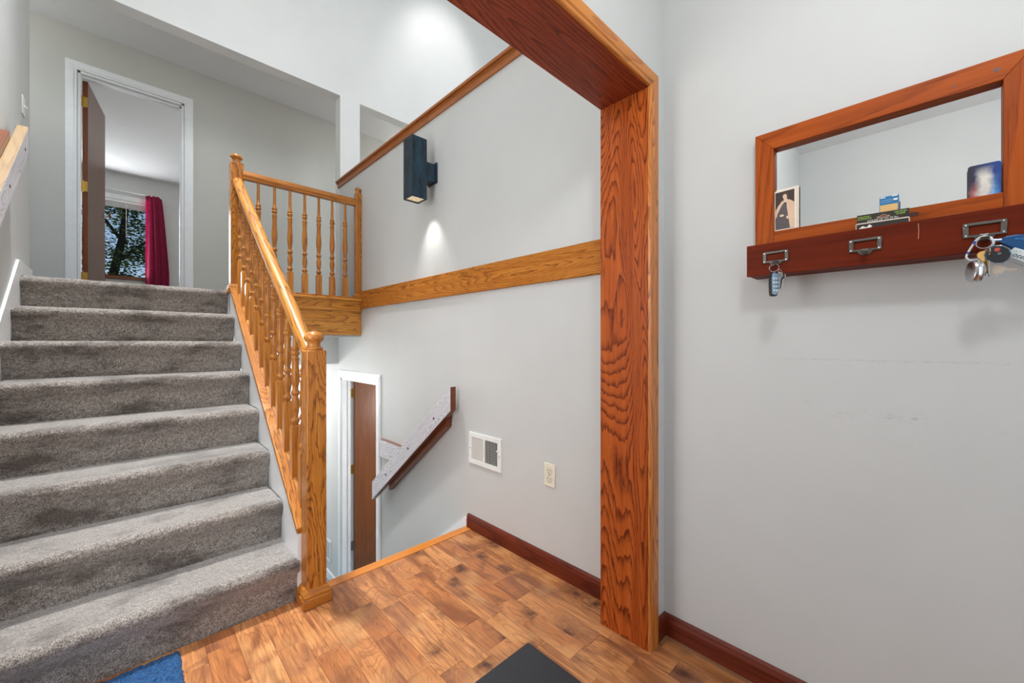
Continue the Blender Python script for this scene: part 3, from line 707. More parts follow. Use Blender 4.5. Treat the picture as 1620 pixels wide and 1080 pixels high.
obj('cover_plate', B(XW - .006, XW, oy - .036, oy + .036, oz - .058, oz + .058), ivory, ot, bevel=.004)
for dz in (.0205, -.0205):
    r = obj('receptacle', L([(.002, -.0015), (.0155, -.0012), (.0165, 0), (.0165, .003)], XW - .0065, oy, oz + dz, 24, 'x'), ivory, ot)
    for dy, hgt in ((.0062, .0075), (-.0062, .006)): obj('slot', B(XW - .0086, XW - .0076, oy + dy - .0016, oy + dy + .0016, oz + dz + .001, oz + dz + .001 + hgt), dark_void, r)
    obj('ground_hole', L([(.0005, 0), (.0026, 0), (.0026, .0008)], XW - .0086, oy, oz + dz - .007, 10, 'x'), dark_void, r)
    obj('recess_ring', T(circle((XW - .0068, oy, oz + dz), (0, 1, 0), (0, 0, 1), .0170, 24), .0004, 5, True), plain('outlet_shadow_gap', srgb(120, 110, 90), .6), r)
obj('screw', L([(.0005, -.0012), (.003, -.001), (.003, 0), (.003, .001)], XW - .0065, oy, oz, 10, 'x'), dull_steel, ot)
sw = empty('light_switch', (XL, 3.85, 2.5)); tag(sw, 'white toggle light switch on the left wall near the hall', 'light switch')
obj('cover_plate', B(XL, XL + .006, 3.81, 3.885, 2.545, 2.66), white_metal, sw, bevel=.003)
obj('toggle', PR([(XL + .006, 2.598), (XL + .020, 2.592), (XL + .020, 2.598), (XL + .006, 2.610)], 'y', 3.842, 3.853), white_metal, sw)
lr = empty('low_wall_register', (XW, 4.42, -1.16)); tag(lr, 'small white register low on the wall left of the lower door', 'air vent')
obj('frame', boxes([(XW - .008, XW, 4.32, 4.335, -1.16, -.94), (XW - .008, XW, 4.60, 4.615, -1.16, -.94), (XW - .008, XW, 4.335, 4.60, -1.16, -1.14), (XW - .008, XW, 4.335, 4.60, -.96, -.94)]), white_metal, lr)
for k in range(9): obj('slat', B(XW - .006, XW - .001, 4.345 + k * .029, 4.361 + k * .029, -1.14, -.96), slat_grey, lr)

# ------------------------------------------------------------------ lower door
d2 = empty('door_2', (XW, 3.64, ZL)); struct(d2, 'brown door standing open into the room at the bottom of the stairs', 'door')
def case_box(parent, mat, x, sgn, y0, y1, z0, z1, w=.062, t=.016):
    """casing around an opening in an X plane: two legs and a head with a stepped profile"""
    for (a, b) in ((y0 - w, y0), (y1, y1 + w)):
        obj('casing_leg', boxes([(x - t*.75 if sgn < 0 else x, x if sgn < 0 else x + t*.75, a, b, z0, z1), (x - t if sgn < 0 else x, x if sgn < 0 else x + t, a + w*.2, b - w*.2, z0, z1 + w*.2)]), mat, parent)
    obj('casing_head', boxes([(x - t*.75 if sgn < 0 else x, x if sgn < 0 else x + t*.75, y0 - w, y1 + w, z1, z1 + w), (x - t if sgn < 0 else x, x if sgn < 0 else x + t, y0 - w*.8, y1 + w*.8, z1 + w*.2, z1 + w*.8)]), mat, parent)
case_box(d2, white_trim, XW, -1, LD0, LD1, ZL, LDZ, .075)
obj('jamb', B(XW - .004, XW + .124, LD1 - .016, LD1, ZL, LDZ), white_trim, d2); obj('jamb', B(XW - .004, XW + .124, LD0, LD0 + .016, ZL, LDZ), white_trim, d2)
obj('jamb', B(XW - .004, XW + .124, LD0, LD1, LDZ - .016, LDZ), white_trim, d2)
obj('stop', B(XW + .05, XW + .075, LD1 - .027, LD1 - .016, ZL, LDZ - .016), white_trim, d2); obj('stop', B(XW + .05, XW + .075, LD0 + .016, LD0 + .027, ZL, LDZ - .016), white_trim, d2)
sl = obj('door_slab', B(XW + .105, XW + .105 + .74, LD1 - .060, LD1 - .022, ZL + .01, LDZ - .02), low_door, d2, bevel=.002)
for z, m in ((.64, brass), (-.13, brass), (-.90, dull_steel)):
    obj('hinge', boxes([(XW + .078, XW + .106, LD1 - .0185, LD1 - .0155, z - .045, z + .045)]), m, d2)
    obj('hinge_pin', L([(.006, -.05), (.006, .05)], XW + .106, LD1 - .022, z, 10), m, d2)
o = obj('baseboard_lower', B(XW - .014, XW, LD1 + .075, 6.0, ZL, ZL + .085), white_trim); struct(o, 'white baseboard of the lower hall left of the door', 'baseboard')

# ------------------------------------------------------------------ upstairs door
d1 = empty('door_1', (.04, YH, ZU)); struct(d1, 'brown slab door standing open in the white upstairs doorway', 'door')
w = .068; t = .017
for a, b in ((HD0 - w - .006, HD0 - .006), (HD1 + .006, HD1 + w + .006)):
    obj('casing_leg', boxes([(a, b, YH - t*.7, YH, ZU, HDZ + .006), (a + w*.15, b - w*.3 if a < 0 else b - w*.15, YH - t, YH, ZU, HDZ + .006)]), white_trim, d1)
obj('casing_head', boxes([(HD0 - w - .006, HD1 + w + .006, YH - t*.7, YH, HDZ + .006, HDZ + w + .006), (HD0 - w*.8, HD1 + w*.8, YH - t, YH, HDZ + w*.3, HDZ + w*.85)]), white_trim, d1)
for a, b in ((HD0, HD0 + .016), (HD1 - .016, HD1)): obj('jamb', B(a, b, YH - .002, YH + .125, ZU, HDZ), white_trim, d1)
obj('jamb', B(HD0, HD1, YH - .002, YH + .125, HDZ - .016, HDZ), white_trim, d1)
for a, b in ((HD1 - .028, HD1 - .016),): obj('stop', B(a, b, YH + .05, YH + .085, ZU, HDZ - .016), white_trim, d1)
obj('stop', B(HD0 + .016, HD1 - .016, YH + .05, YH + .085, HDZ - .028, HDZ - .016), white_trim, d1)
DM = Matrix.Translation((HD0 + .020, YH + .128, ZU)) @ Matrix.Rotation(R(82.5), 4, 'Z')
sl = obj('door_slab', B(0, .685, -.036, 0, .012, HDZ - ZU - .02), [door_wood, door_edge], d1, local=DM, bevel=.0015)
for p in sl.data.polygons:
    if p.normal.x < -.8: p.material_index = 1
for z in (.20, 1.03, 1.80):
    obj('hinge', B(-.003, .0, -.034, -.002, z - .045, z + .045), brass, d1, local=DM)
    obj('hinge_pin', L([(.007, -.05), (.007, .05)], -.004, -.004, z, 10), brass, d1, local=DM)
    obj('hinge_leaf', B(HD0 + .0155, HD0 + .018, YH + .088, YH + .124, ZU + z - .045, ZU + z + .045), brass, d1)
kn = [(.030, 0), (.031, .004), (.012, .008), (.010, .028), (.020, .038), (.027, .050), (.026, .060), (.016, .066), (.002, .067)]
obj('door_knob', L([(r, -z) for r, z in kn], .625, -.036, .93, 20, 'y'), steel, d1, local=DM, smooth=True)
obj('door_knob', L(kn, .625, 0, .93, 20, 'y'), steel, d1, local=DM, smooth=True)
o = obj('baseboard_hall', boxes([(XL - 1.6, HD0 - w - .006, YH - .012, YH, ZU, ZU + .085), (HD1 + w + .006, 4.5, YH - .012, YH, ZU, ZU + .085)]), white_trim); struct(o, 'white baseboard along the hall wall', 'baseboard')

d3 = empty('fill_light_frame', (XL, 1.40, 0)); struct(d3, 'added white frame around the fill light opposite the half wall', 'door')  # no door known on this wall; frame added around the fill panel
for a, b in ((.925, .975), (1.825, 1.895)): obj('casing_leg', B(XL, XL + .016, a, b, 0, 2.13), white_trim, d3, bevel=.002)
obj('casing_head', B(XL, XL + .016, .925, 1.895, 2.13, 2.20), white_trim, d3, bevel=.002)
for z in (.10, .74, 1.42, 2.10): obj('frame_bar', B(XL + .021, XL + .030, .975, 1.825, z - .012, z + .012), white_trim, d3)
obj('frame_bar', B(XL + .021, XL + .030, 1.388, 1.412, .112, 2.088), white_trim, d3)

# ------------------------------------------------------------------ bedroom window, curtain, vent
wd = empty('window_1', (-.5, YW, WZ0)); struct(wd, 'white framed bedroom window with raised blind and trees outside', 'window')
c = .075
for a, b in ((WX0 - c, WX0), (WX1, WX1 + c)): obj('casing', B(a, b, YW - .018, YW, WZ0, WZ1), white_trim, wd)
obj('casing', B(WX0 - c, WX1 + c, YW - .018, YW, WZ1, WZ1 + c), white_trim, wd)
obj('window_sill', B(WX0 - c, WX1 + c, YW - .05, YW + .02, WZ0 - .03, WZ0), brown_wood, wd, bevel=.004)
f = .035
for a in ((WX0, WX0 + f, WZ0, WZ1), (WX1 - f, WX1, WZ0, WZ1), (WX0, WX1, WZ1 - f, WZ1), (WX0, WX1, WZ0, WZ0 + f)):
    obj('window_frame', B(a[0], a[1], YW + .04, YW + .09, a[2], a[3]), white_trim if a[3] != WZ0 + f else brown_wood, wd)
glass = N('window_glass'); glass.b.inputs['Transmission Weight'].default_value = 1.0; glass = glass.set((.97, .99, .98), .0, IOR=1.02, Specular_IOR_Level=.3)
obj('pane', B(WX0 + f, WX1 - f, YW + .062, YW + .066, WZ0 + f, WZ1 - f), glass, wd)
obj('blind_headrail', B(WX0 + .01, WX1 - .01, YW - .01, YW + .03, WZ1 - .045, WZ1 - .002), white_metal, wd)
for k in range(7): obj('blind_slat', B(WX0 + .015, WX1 - .015, YW - .012, YW + .018, WZ1 - .060 - k * .012, WZ1 - .054 - k * .012), white_metal, wd)
obj('blind_wand', T([(-.03, YW - .02, WZ1 - .06), (-.03, YW - .025, WZ1 - .62)], .005, 6), white_metal, wd)
ct = empty('curtain', (.36, YW - .09, ZU)); tag(ct, 'crimson curtain hanging at the right side of the bedroom window', 'curtain')
crimson = N('crimson_cloth'); _c = crimson.coords((1, 1, 1))
cc = crimson.mix(crimson.ramp(crimson.noise(crimson.coords((30, 30, 60)), 1, 2), [(.3, 0.0), (.7, 1.0)]), srgb(122, 10, 48), srgb(156, 24, 72))
tr = crimson.new('ShaderNodeBsdfTranslucent'); crimson.link(cc, tr.inputs[0])
mx = crimson.new('ShaderNodeMixShader'); mx.inputs[0].default_value = .18
crimson.link(crimson.b.outputs[0], mx.inputs[1]); crimson.link(tr.outputs[0], mx.inputs[2]); crimson.link(mx.outputs[0], crimson.n['Material Output'].inputs[0])
crimson = crimson.set(cc, .8)
bm = bmesh.new(); cols = []; nx, nz = 60, 40
for i in range(nx + 1):
    u = i / nx; row = []
    for j in range(nz + 1):
        v = j / nz; z = 3.63 - v * (3.63 - ZU - .02)
        x0 = .205 - .01 * v; x1 = .405 + .10 * min(1, v * 1.6) ** .8
        x = x0 + (x1 - x0) * u; y = YW - .10 + .028 * math.sin(u * 22 + v * 1.2) * (.45 + .55 * v) + .01 * math.sin(u * 7 + v * 3)
        zz = z - (.03 * max(0, (u - .8) / .2) ** 2 if j == 0 else 0)
        row.append(bm.verts.new((x, y, zz)))
    cols.append(row)
for a, b in zip(cols, cols[1:]):
    for j in range(nz): bm.faces.new((a[j], a[j+1], b[j+1], b[j]))
bmesh.ops.solidify(bm, geom=bm.faces[:], thickness=.002)
obj('cloth', bm, crimson, ct, smooth=True)
obj('rod', T([(-1.5, YW - .085, 3.625), (.40, YW - .085, 3.625)], .008, 8), white_metal, ct)
cv = obj('ceiling_register', boxes([(.62, .92, 8.05, 8.09, ZC - .010, ZC), (.62, .92, 8.17, 8.21, ZC - .010, ZC), (.62, .65, 8.09, 8.17, ZC - .01, ZC), (.89, .92, 8.09, 8.17, ZC - .01, ZC), (.65, .89, 8.105, 8.115, ZC - .008, ZC), (.65, .89, 8.125, 8.135, ZC - .008, ZC), (.65, .89, 8.145, 8.155, ZC - .008, ZC)]), dull_steel)
tag(cv, 'small grey register on the bedroom ceiling', 'air vent')

# tree outside the window
tr_ = empty('tree', (-.6, 13.5, -1.0)); tag(tr_, 'leafy green tree outside the bedroom window', 'tree')
bark = plain('bark', srgb(58, 48, 40), .9)
bm = bmesh.new()
tube(bm, [(-.5, 13.6, -1), (-.45, 13.5, 1.4), (-.30, 13.5, 2.6), (-.12, 13.4, 3.6), (.05, 13.5, 5.5)], [.16, .13, .09, .07, .03], 10)
for p0, p1, p2 in (((-.30, 13.5, 2.6), (-.9, 13.3, 3.4), (-1.7, 13.2, 4.4)), ((-.2, 13.45, 3.1), (.4, 13.2, 3.7), (1.1, 13.1, 4.2)), ((-.42, 13.5, 1.8), (-1.2, 13.5, 2.4), (-2.0, 13.4, 2.7)), ((-.36, 13.5, 2.2), (.3, 13.3, 2.6), (.9, 13.2, 2.7)), ((-.12, 13.4, 3.6), (-.6, 13.2, 4.3), (-.8, 13.2, 5.0))):
    tube(bm, [p0, p1, p2], [.04, .028, .01], 7)
obj('trunk', bm, bark, tr_, smooth=True)
leafm = N('leaf_green'); _oi = leafm.coords((1, 1, 1), rnd=False)
lc = leafm.mix(leafm.ramp(leafm.noise(_oi, 2.4, 3, .7), [(.35, 0.0), (.65, 1.0)]), srgb(52, 72, 36), srgb(150, 156, 76))
tb = leafm.new('ShaderNodeBsdfTranslucent'); leafm.link(lc, tb.inputs[0]); mx = leafm.new('ShaderNodeMixShader'); mx.inputs[0].default_value = .35
leafm.link(leafm.b.outputs[0], mx.inputs[1]); leafm.link(tb.outputs[0], mx.inputs[2]); leafm.link(mx.outputs[0], leafm.n['Material Output'].inputs[0])
leafm = leafm.set(lc, .6)
rnd = random.Random(3); verts = []; faces = []
clusters = [(rnd.uniform(-2.4, 1.6), rnd.uniform(12.4, 15.6), rnd.uniform(1.2, 5.6), rnd.uniform(.25, .5)) for _ in range(250)]
for cx, cy, cz, cr in clusters:
    for _ in range(130):
        p = Vector((rnd.gauss(0, 1), rnd.gauss(0, 1), rnd.gauss(0, .8))); p = p.normalized() * cr * rnd.random() ** .45 + Vector((cx, cy, cz))
        q = Matrix.Rotation(rnd.uniform(0, 6.28), 3, 'Z') @ Matrix.Rotation(rnd.uniform(-1.3, 1.3), 3, 'X'); s = rnd.uniform(.05, .10)
        b = len(verts)
        for e in ((-.5, 0, 0), (0, -.28, .05), (.6, 0, -.05), (0, .28, .05)): verts.append(p + q @ (Vector(e) * s))
        faces.append((b, b+1, b+2, b+3))
me = bpy.data.meshes.new('foliage'); me.from_pydata(verts, [], faces); me.materials.append(leafm)
fo = bpy.data.objects.new('foliage', me); COL.objects.link(fo); place(fo, Matrix.Identity(4), tr_); fo['kind'] = 'stuff'
o = obj('ground', B(-14, 14, 9.4, 40, -1.2, -1.0), plain('lawn', srgb(70, 90, 40), .95)); struct(o, 'lawn outside the bedroom window', 'ground')

# ------------------------------------------------------------------ mats
bmR = bmesh.new(); nx, ny = 60, 56; rx0, rx1, ryy0, ryy1 = -.36, .137, 1.45, 1.925; g = []
for i in range(nx + 1):
    g.append([bmR.verts.new((rx0 + (rx1 - rx0) * i / nx + random.uniform(-.002, .002), ryy0 + (ryy1 - ryy0) * j / ny + random.uniform(-.002, .002), .011 + random.uniform(-.003, .003) if 0 < i < nx and 0 < j < ny else .001)) for j in range(ny + 1)])
for i in range(nx):
    for j in range(ny): bmR.faces.new((g[i][j], g[i+1][j], g[i+1][j+1], g[i][j+1]))
bmesh.ops.solidify(bmR, geom=bmR.faces[:], thickness=-.0005)
tag(obj('doormat', bmR, blue_carpet, smooth=False), 'blue pile mat at the foot of the carpeted stairs', 'mat')
bm = PR([(.30, .20), (1.096, .20), (1.10, .204), (1.10, 1.050), (1.096, 1.054), (.304, 1.054), (.30, 1.05)], 'z', .0006, .005)
mt = tag(obj('floor_mat', bm, rubber, bevel=.001), 'flat black rubber mat on the laminate floor in the archway', 'mat')

# ------------------------------------------------------------------ mirror with key shelf
ms = empty('mirror_shelf', (XW, .115, 1.36)); tag(ms, 'reddish wooden framed wall mirror with a key shelf and three label holders', 'mirror')
FX = 1.50; my0, my1 = -.172, .393; iz0, iz1 = 1.508, 1.776; iy0, iy1 = -.128, .341; fz1 = 1.833
def stile(ya, yb, inner):   # mitred at the top
    if inner > ya: pts = [(ya, 1.372), (yb, 1.372), (yb, fz1), (ya, iz1)]
    else: pts = [(ya, 1.372), (yb, 1.372), (yb, iz1), (ya, fz1)]
    return pts
obj('frame_stile', PR([(iy1, 1.372), (my1, 1.372), (my1, fz1), (iy1, iz1)], 'x', FX, XW), pine_z, ms, bevel=.0015)
obj('frame_stile', PR([(my0, 1.372), (iy0, 1.372), (iy0, iz1), (my0, fz1)], 'x', FX, XW), pine_z, ms, bevel=.0015)
obj('frame_rail', PR([(my0, fz1), (iy0, iz1), (iy1, iz1), (my1, fz1)], 'x', FX, XW), pine_y, ms, bevel=.0015)
obj('frame_rail', B(FX, XW, iy0, iy1, 1.372, iz0), pine_y, ms, bevel=.0015)
mirror = N('mirror_silver'); mirror = mirror.set((.93, .94, .94), .015, Metallic=1.0)
obj('mirror_glass', B(XW - .008, XW - .002, iy0 - .003, iy1 + .003, iz0 - .003, iz1 + .003), mirror, ms)
sx = 1.43
obj('shelf_front', B(sx, sx + .013, my0 - .004, my1 + .006, 1.360, 1.458), shelf_y, ms, bevel=.0015)
obj('shelf_bottom', B(sx + .013, XW, my0, my1 + .004, 1.362, 1.372), shelf_y, ms, bevel=.001)
obj('shelf_end', B(sx + .013, FX, my1 - .010, my1 + .004, 1.372, 1.385), shelf_y, ms)
knotm = plain('pine_knot', srgb(70, 26, 14), .4)
for (y, z, a, b) in ((.025, 1.490, .013, .006), (-.118, 1.804, .006, .0045), (-.05, 1.795, .004, .002)):
    obj('knot', PR([(y + a * math.cos(2*math.pi*i/14), z + b * math.sin(2*math.pi*i/14)) for i in range(14)], 'x', FX - .0004, FX + .002), knotm, ms)
scr = plain('scratch', srgb(214, 160, 120), .6)
obj('scratch', PR([(.0125, 1.449), (.0135, 1.449), (.0128, 1.43), (.0135, 1.41), (.0125, 1.41), (.0119, 1.43)], 'x', sx - .0003, sx + .001), scr, ms)
for hy in (.3195, .1135, -.0940):
    h = obj('label_holder', boxes([(sx - .004, sx, hy - .033, hy + .033, 1.396, 1.401), (sx - .004, sx, hy - .033, hy + .033, 1.424, 1.430), (sx - .004, sx, hy - .033, hy - .024, 1.401, 1.424), (sx - .004, sx, hy + .024, hy + .033, 1.401, 1.424)]), pewter, ms, bevel=.0008)
    for dy in (-.0285, .0285):
        for z in (1.4005, 1.4255): obj('screw', L([(.0005, -.0012), (.0024, -.0008), (.0026, 0), (.0026, .001)], sx - .004, hy + dy, z, 10, 'x'), steel, h)
    hook = bmesh.new()
    prism(hook, [(sx - .004, 1.401), (sx - .006, 1.396), (sx - .012, 1.388), (sx - .019, 1.386), (sx - .022, 1.392), (sx - .0195, 1.3925), (sx - .018, 1.3885), (sx - .013, 1.3905), (sx - .008, 1.397), (sx, 1.403), (sx, 1.400)], 'y', hy - .0065, hy + .0065)
    prism(hook, [(hy - .018, 1.398), (hy - .008, 1.386), (hy + .008, 1.386), (hy + .018, 1.398)], 'x', sx - .003, sx)
    obj('hook', hook, pewter, h)

# items on the shelf -------------------------------------------------------------------
def ell(cy, cz, a, b, n=16): return [(cy + a * math.cos(2*math.pi*i/n), cz + b * math.sin(2*math.pi*i/n)) for i in range(n)]
def P_(c0, c1, name, pts, x, mat, parent): return obj(name, PR([(c0 - p[0], c1 + p[1]) for p in pts], 'x', x - .0003, x), mat, parent)
# sepia card: coordinates u to the viewer's right, v up, from the lower left corner
pc = empty('photo_card', (1.512, .31, 1.509)); tag(pc, 'sepia photo card of a figure in a pale cloak at the left of the mirror', 'card')
pxx = 1.5105; c0, c1 = .3405, 1.5095; cwid, chei = .060, .131
cardw = plain('card_white', srgb(236, 222, 204), .5); sep = plain('sepia_dark', srgb(52, 36, 32), .5); cream = plain('sepia_cream', srgb(222, 188, 158), .5); habit = plain('sepia_habit', srgb(88, 78, 78), .5); skin = plain('sepia_face', srgb(226, 196, 168), .5)
obj('card', PR([(c0, c1), (c0 - cwid, c1), (c0 - cwid, c1 + chei), (c0, c1 + chei - .003)], 'x', pxx, pxx + .0012), cardw, pc)
obj('card', PR([(c0 - .004, c1), (c0 - cwid - .005, c1), (c0 - cwid - .005, c1 + chei + .002), (c0 - .004, c1 + chei + .002)], 'x', pxx + .003, pxx + .0042), cardw, pc)
P_(c0, c1, 'print', [(.003, .004), (.0535, .004), (.0535, .125), (.003, .123)], pxx - .0001, sep, pc)
P_(c0, c1, 'print', [(.003, .040), (.010, .050), (.021, .080), (.027, .090), (.021, .094), (.010, .079), (.003, .064)], pxx - .0004, cream, pc)
P_(c0, c1, 'print', [(.041, .005), (.0535, .005), (.0535, .084), (.040, .095), (.033, .092), (.033, .074)], pxx - .0004, cream, pc)
P_(c0, c1, 'print', [(.0035, .005), (.042, .005), (.033, .076), (.027, .088), (.020, .080), (.008, .054), (.004, .03)], pxx - .0005, habit, pc)
P_(c0, c1, 'print', ell(.0285, .1075, .0058, .0095), pxx - .0006, skin, pc); P_(c0, c1, 'print', [(.026, .101), (.034, .101), (.037, .092), (.031, .086), (.024, .091)], pxx - .0006, skin, pc)
P_(c0, c1, 'print', [(.022, .111), (.026, .119), (.033, .119), (.0375, .110), (.037, .099), (.0335, .101), (.0335, .110), (.029, .1145)], pxx - .0008, plain('sepia_veil', srgb(84, 56, 42), .5), pc)
P_(c0, c1, 'print', ell(.020, .047, .006, .0035), pxx - .0007, skin, pc); P_(c0, c1, 'print', ell(.035, .039, .003, .005), pxx - .0007, skin, pc)
# small glossy plaque (plain colour fields only)
pl = empty('picture_plaque', (1.508, -.10, 1.509)); tag(pl, 'small glossy dark blue picture plaque at the right of the mirror', 'picture')
px2 = 1.506; c0, c1 = -.0725, 1.5085; pw, ph = .053, .078
rr = [(0, 0), (pw, 0), (pw, ph - .005), (pw - .0015, ph - .0015), (pw - .005, ph), (.005, ph), (.0015, ph - .0015), (0, ph - .005)]
def field_mat():
    n = N('plaque_print'); co = n.coords((1, 1, 1), rnd=False); sp = n.new('ShaderNodeSeparateXYZ'); n.link(co, sp.inputs[0])
    y, z = sp.outputs[1], sp.outputs[2]                     # local: y centred, z from the base
    nz = n.math('MULTIPLY', n.math('SUBTRACT', n.noise(co, 60, 3), .5), .016)
    u = n.math('ADD', n.math('MULTIPLY', y, -1.0), nz)
    pale = n.math('MULTIPLY', n.ramp(n.math('ABSOLUTE', n.math('MULTIPLY', u, 10.0)), [(.05, 1.0), (.16, 0.0)]), n.ramp(n.math('MULTIPLY', z, 10.0), [(.02, .8), (.45, 1.0), (.74, 0.0)]))
    c = n.mix(n.ramp(n.math('ADD', n.math('MULTIPLY', u, 16.0), .5), [(.1, 0.0), (.9, 1.0)]), srgb(44, 40, 46), srgb(28, 62, 140))
    red = n.math('MULTIPLY', n.ramp(n.math('MULTIPLY', n.math('ADD', u, .028), 20.0), [(.05, 0.0), (.25, 1.0), (.5, 0.0)]), n.ramp(n.math('MULTIPLY', z, 10.0), [(.05, .9), (.4, 0.0)]))
    c = n.mix(red, c, srgb(196, 110, 104))
    blu = n.math('MULTIPLY', n.ramp(n.math('MULTIPLY', n.math('ADD', u, -.004), 20.0), [(.05, 0.0), (.2, 1.0), (.45, 0.0)]), n.ramp(n.math('MULTIPLY', z, 10.0), [(.05, .9), (.55, 0.0)]))
    c = n.mix(blu, c, srgb(110, 170, 226))
    c = n.mix(pale, c, srgb(226, 220, 208))
    return n.set(c, .2, Coat_Weight=.4)
obj('plaque', PR([(c0 - a, c1 + b) for a, b in rr], 'x', px2, px2 + .006), plain('plaque_edge', srgb(26, 24, 30), .3), pl)
obj('print', PR([(c0 - a, c1 + b) for a, b in rr], 'x', px2 - .0005, px2), field_mat(), pl)
# black package
pk = empty('hook_package', (1.458, .081, 1.372)); tag(pk, 'black hanging-card package with green lettering standing in the key shelf', 'package')
blk = plain('package_black', srgb(46, 38, 30), .35); edge = plain('package_edge', srgb(214, 200, 184), .6); grn = plain('package_green', srgb(176, 216, 96), .5); wht = plain('package_white', srgb(240, 238, 232), .5)
kx = 1.455; ky0, ky1 = .0295, .1325
bm = bmesh.new()
obj('card', PR([(ky0, 1.3726), (ky1, 1.3726), (ky1, 1.5005), (ky0, 1.4985)], 'x', kx, kx + .0012), blk, pk)
obj('tray', PR([(ky0 - .001, 1.3726), (ky1 + .002, 1.3726), (ky1 + .002, 1.475), (ky1 - .001, 1.477), (ky0 + .002, 1.475), (ky0 - .001, 1.473)], 'x', kx - .008, kx - .0004), edge, pk, bevel=.0015)
obj('tray_window', PR([(ky0 + .001, 1.374), (ky1, 1.374), (ky1, 1.4735), (ky0 + .001, 1.4715)], 'x', kx - .0084, kx - .0079), blk, pk)
obj('hang_hole', PR([(.066, 1.4855), (.092, 1.4855), (.091, 1.488), (.084, 1.4895), (.079, 1.4925), (.074, 1.4895), (.067, 1.488)], 'x', kx - .0003, kx + .0001), plain('hole_red', srgb(120, 40, 16), .5), pk)
obj('hang_rim', T([(kx - .0004, y, z) for y, z in ((.066, 1.4855), (.092, 1.4855), (.091, 1.488), (.084, 1.4895), (.079, 1.4925), (.074, 1.4895), (.067, 1.488))], .0005, 5, True), edge, pk)
def ktext(b, y, z, s, m): text('lettering', b, s, m, on_wall(kx - .0006, y, z), pk)
ktext('INDOOR /', .117, 1.4935, .0058, grn); ktext('OUTDOOR', .117, 1.4882, .0058, grn)
ktext('CRYSTAL', .0455, 1.4935, .0058, grn); ktext('CLEAR', .0455, 1.4882, .0058, grn)
ktext('HOLDS UP TO 20 lbs.', .080, 1.4806, .0066, wht)
obj('hook_print', PR([(.128, 1.461), (.120, 1.468), (.112, 1.463), (.106, 1.470), (.100, 1.464), (.104, 1.461)], 'x', kx - .0088, kx - .0084), wht, pk)
# blue box
bx = empty('blue_box', (1.478, .07, 1.372)); tag(bx, 'small blue carton with a tan label behind the black package', 'box')
bl = plain('carton_blue', srgb(38, 112, 160), .4); bl2 = plain('carton_light_blue', srgb(104, 158, 204), .4); tanl = plain('carton_tan', srgb(222, 178, 112), .5)
obj('carton', B(1.474, 1.494, .050, .0875, 1.3726, 1.5445), bl, bx, bevel=.0006)
obj('side_print', B(1.4755, 1.4925, .0496, .0502, 1.376, 1.543), bl2, bx)
obj('label', B(1.4735, 1.4742, .0515, .0865, 1.40, 1.5215), tanl, bx)
obj('tuck_flap', B(1.4745, 1.4935, .0505, .087, 1.5445, 1.5451), wht, bx)
for z, y0_, y1_ in ((1.5415, .052, .063), (1.5405, .076, .086)): obj('print_bar', B(1.4735, 1.4742, y0_, y1_, z, z + .0022), wht, bx)
for k in range(2): obj('print_bar', B(1.4735, 1.4742, .062 - .0, .085, 1.5325 - k * .005, 1.5345 - k * .005), bl2, bx)
obj('print_bar', B(1.4735, 1.4742, .0518, .0600, 1.5305, 1.535), wht, bx)
for k in range(5): obj('print_bar', B(1.477 , 1.491, .0492, .0498, 1.49 + k * .009, 1.4915 + k * .009), wht, bx)

# ------------------------------------------------------------------ keys on the left hook
kb = empty('car_key_bunch', (sx - .02, .319, 1.29)); tag(kb, 'silver and black car remote with two keys on the left shelf hook', 'keys')
hx = sx - .0175; hy = .3195
obj('key_ring', T(circle((hx, hy, 1.3765), (0, 1, 0), (.25, 0, .97), .0125, 26), .0011, 6, True), steel, kb, smooth=True)
fobM = Matrix.Translation((hx - .001, .3215, 1.290)) @ Matrix.Rotation(R(-38), 4, 'Z')
silver_blue = plain('fob_silver', srgb(150, 176, 196), .25, .7); blackp = plain('fob_black', srgb(34, 36, 40), .35)
fp = [(-.0100, .006), (-.0088, .002), (-.004, 0), (.004, 0), (.0088, .002), (.0100, .006), (.0112, .030), (.0112, .055), (.0095, .068), (.0045, .074), (-.0045, .074), (-.0095, .068), (-.0112, .055), (-.0112, .030)]
obj('remote', PR(fp, 'y', -.0065, .0065), blackp, kb, local=fobM, bevel=.002)
obj('remote_face', PR([(a * .86, .004 + b * .90) for a, b in fp], 'y', -.0078, -.006), silver_blue, kb, local=fobM, bevel=.0008)
for k in range(4):
    for s_ in (-1, 1): obj('button', L([(.0032, 0), (.003, -.0012), (.001, -.0015)], s_ * .0042, -.0078, .017 + k * .012, 10, 'y'), plain('button_white', srgb(214, 224, 230), .4), kb, local=fobM)
def key(parent, M, head=.0105, blade=.030, mat=steel, hole=True):
    bm = bmesh.new()
    pts = [(head * math.cos(a), -head * .9 + head * math.sin(a)) for a in [R(-62 + i * 304 / 18 - 0) for i in range(19)]]
    pts = [(head * math.cos(R(-70 + 320 * i / 18)), head * math.sin(R(-70 + 320 * i / 18))) for i in range(19)]
    # ring starts lower right, runs over the top to the lower left, then the blade
    z0 = min(p[1] for p in pts)
    bl_ = [(-.0032, z0 - .001), (-.0032, z0 - blade), (0, z0 - blade - .003), (.0018, z0 - blade + .002), (.0010, z0 - blade + .006), (.0024, z0 - blade + .010), (.0012, z0 - blade + .014), (.0028, z0 - blade + .018), (.0032, z0 - .002)]
    prism(bm, pts + bl_, 'y', -.001, .001)
    return obj('key', bm, mat, parent, local=M)
KM = Matrix.Translation((hx - .004, .3035, 1.352)) @ Matrix.Rotation(R(62), 4, 'Z') @ Matrix.Rotation(R(-8), 4, 'Y'); key(kb, KM, .010, .030)
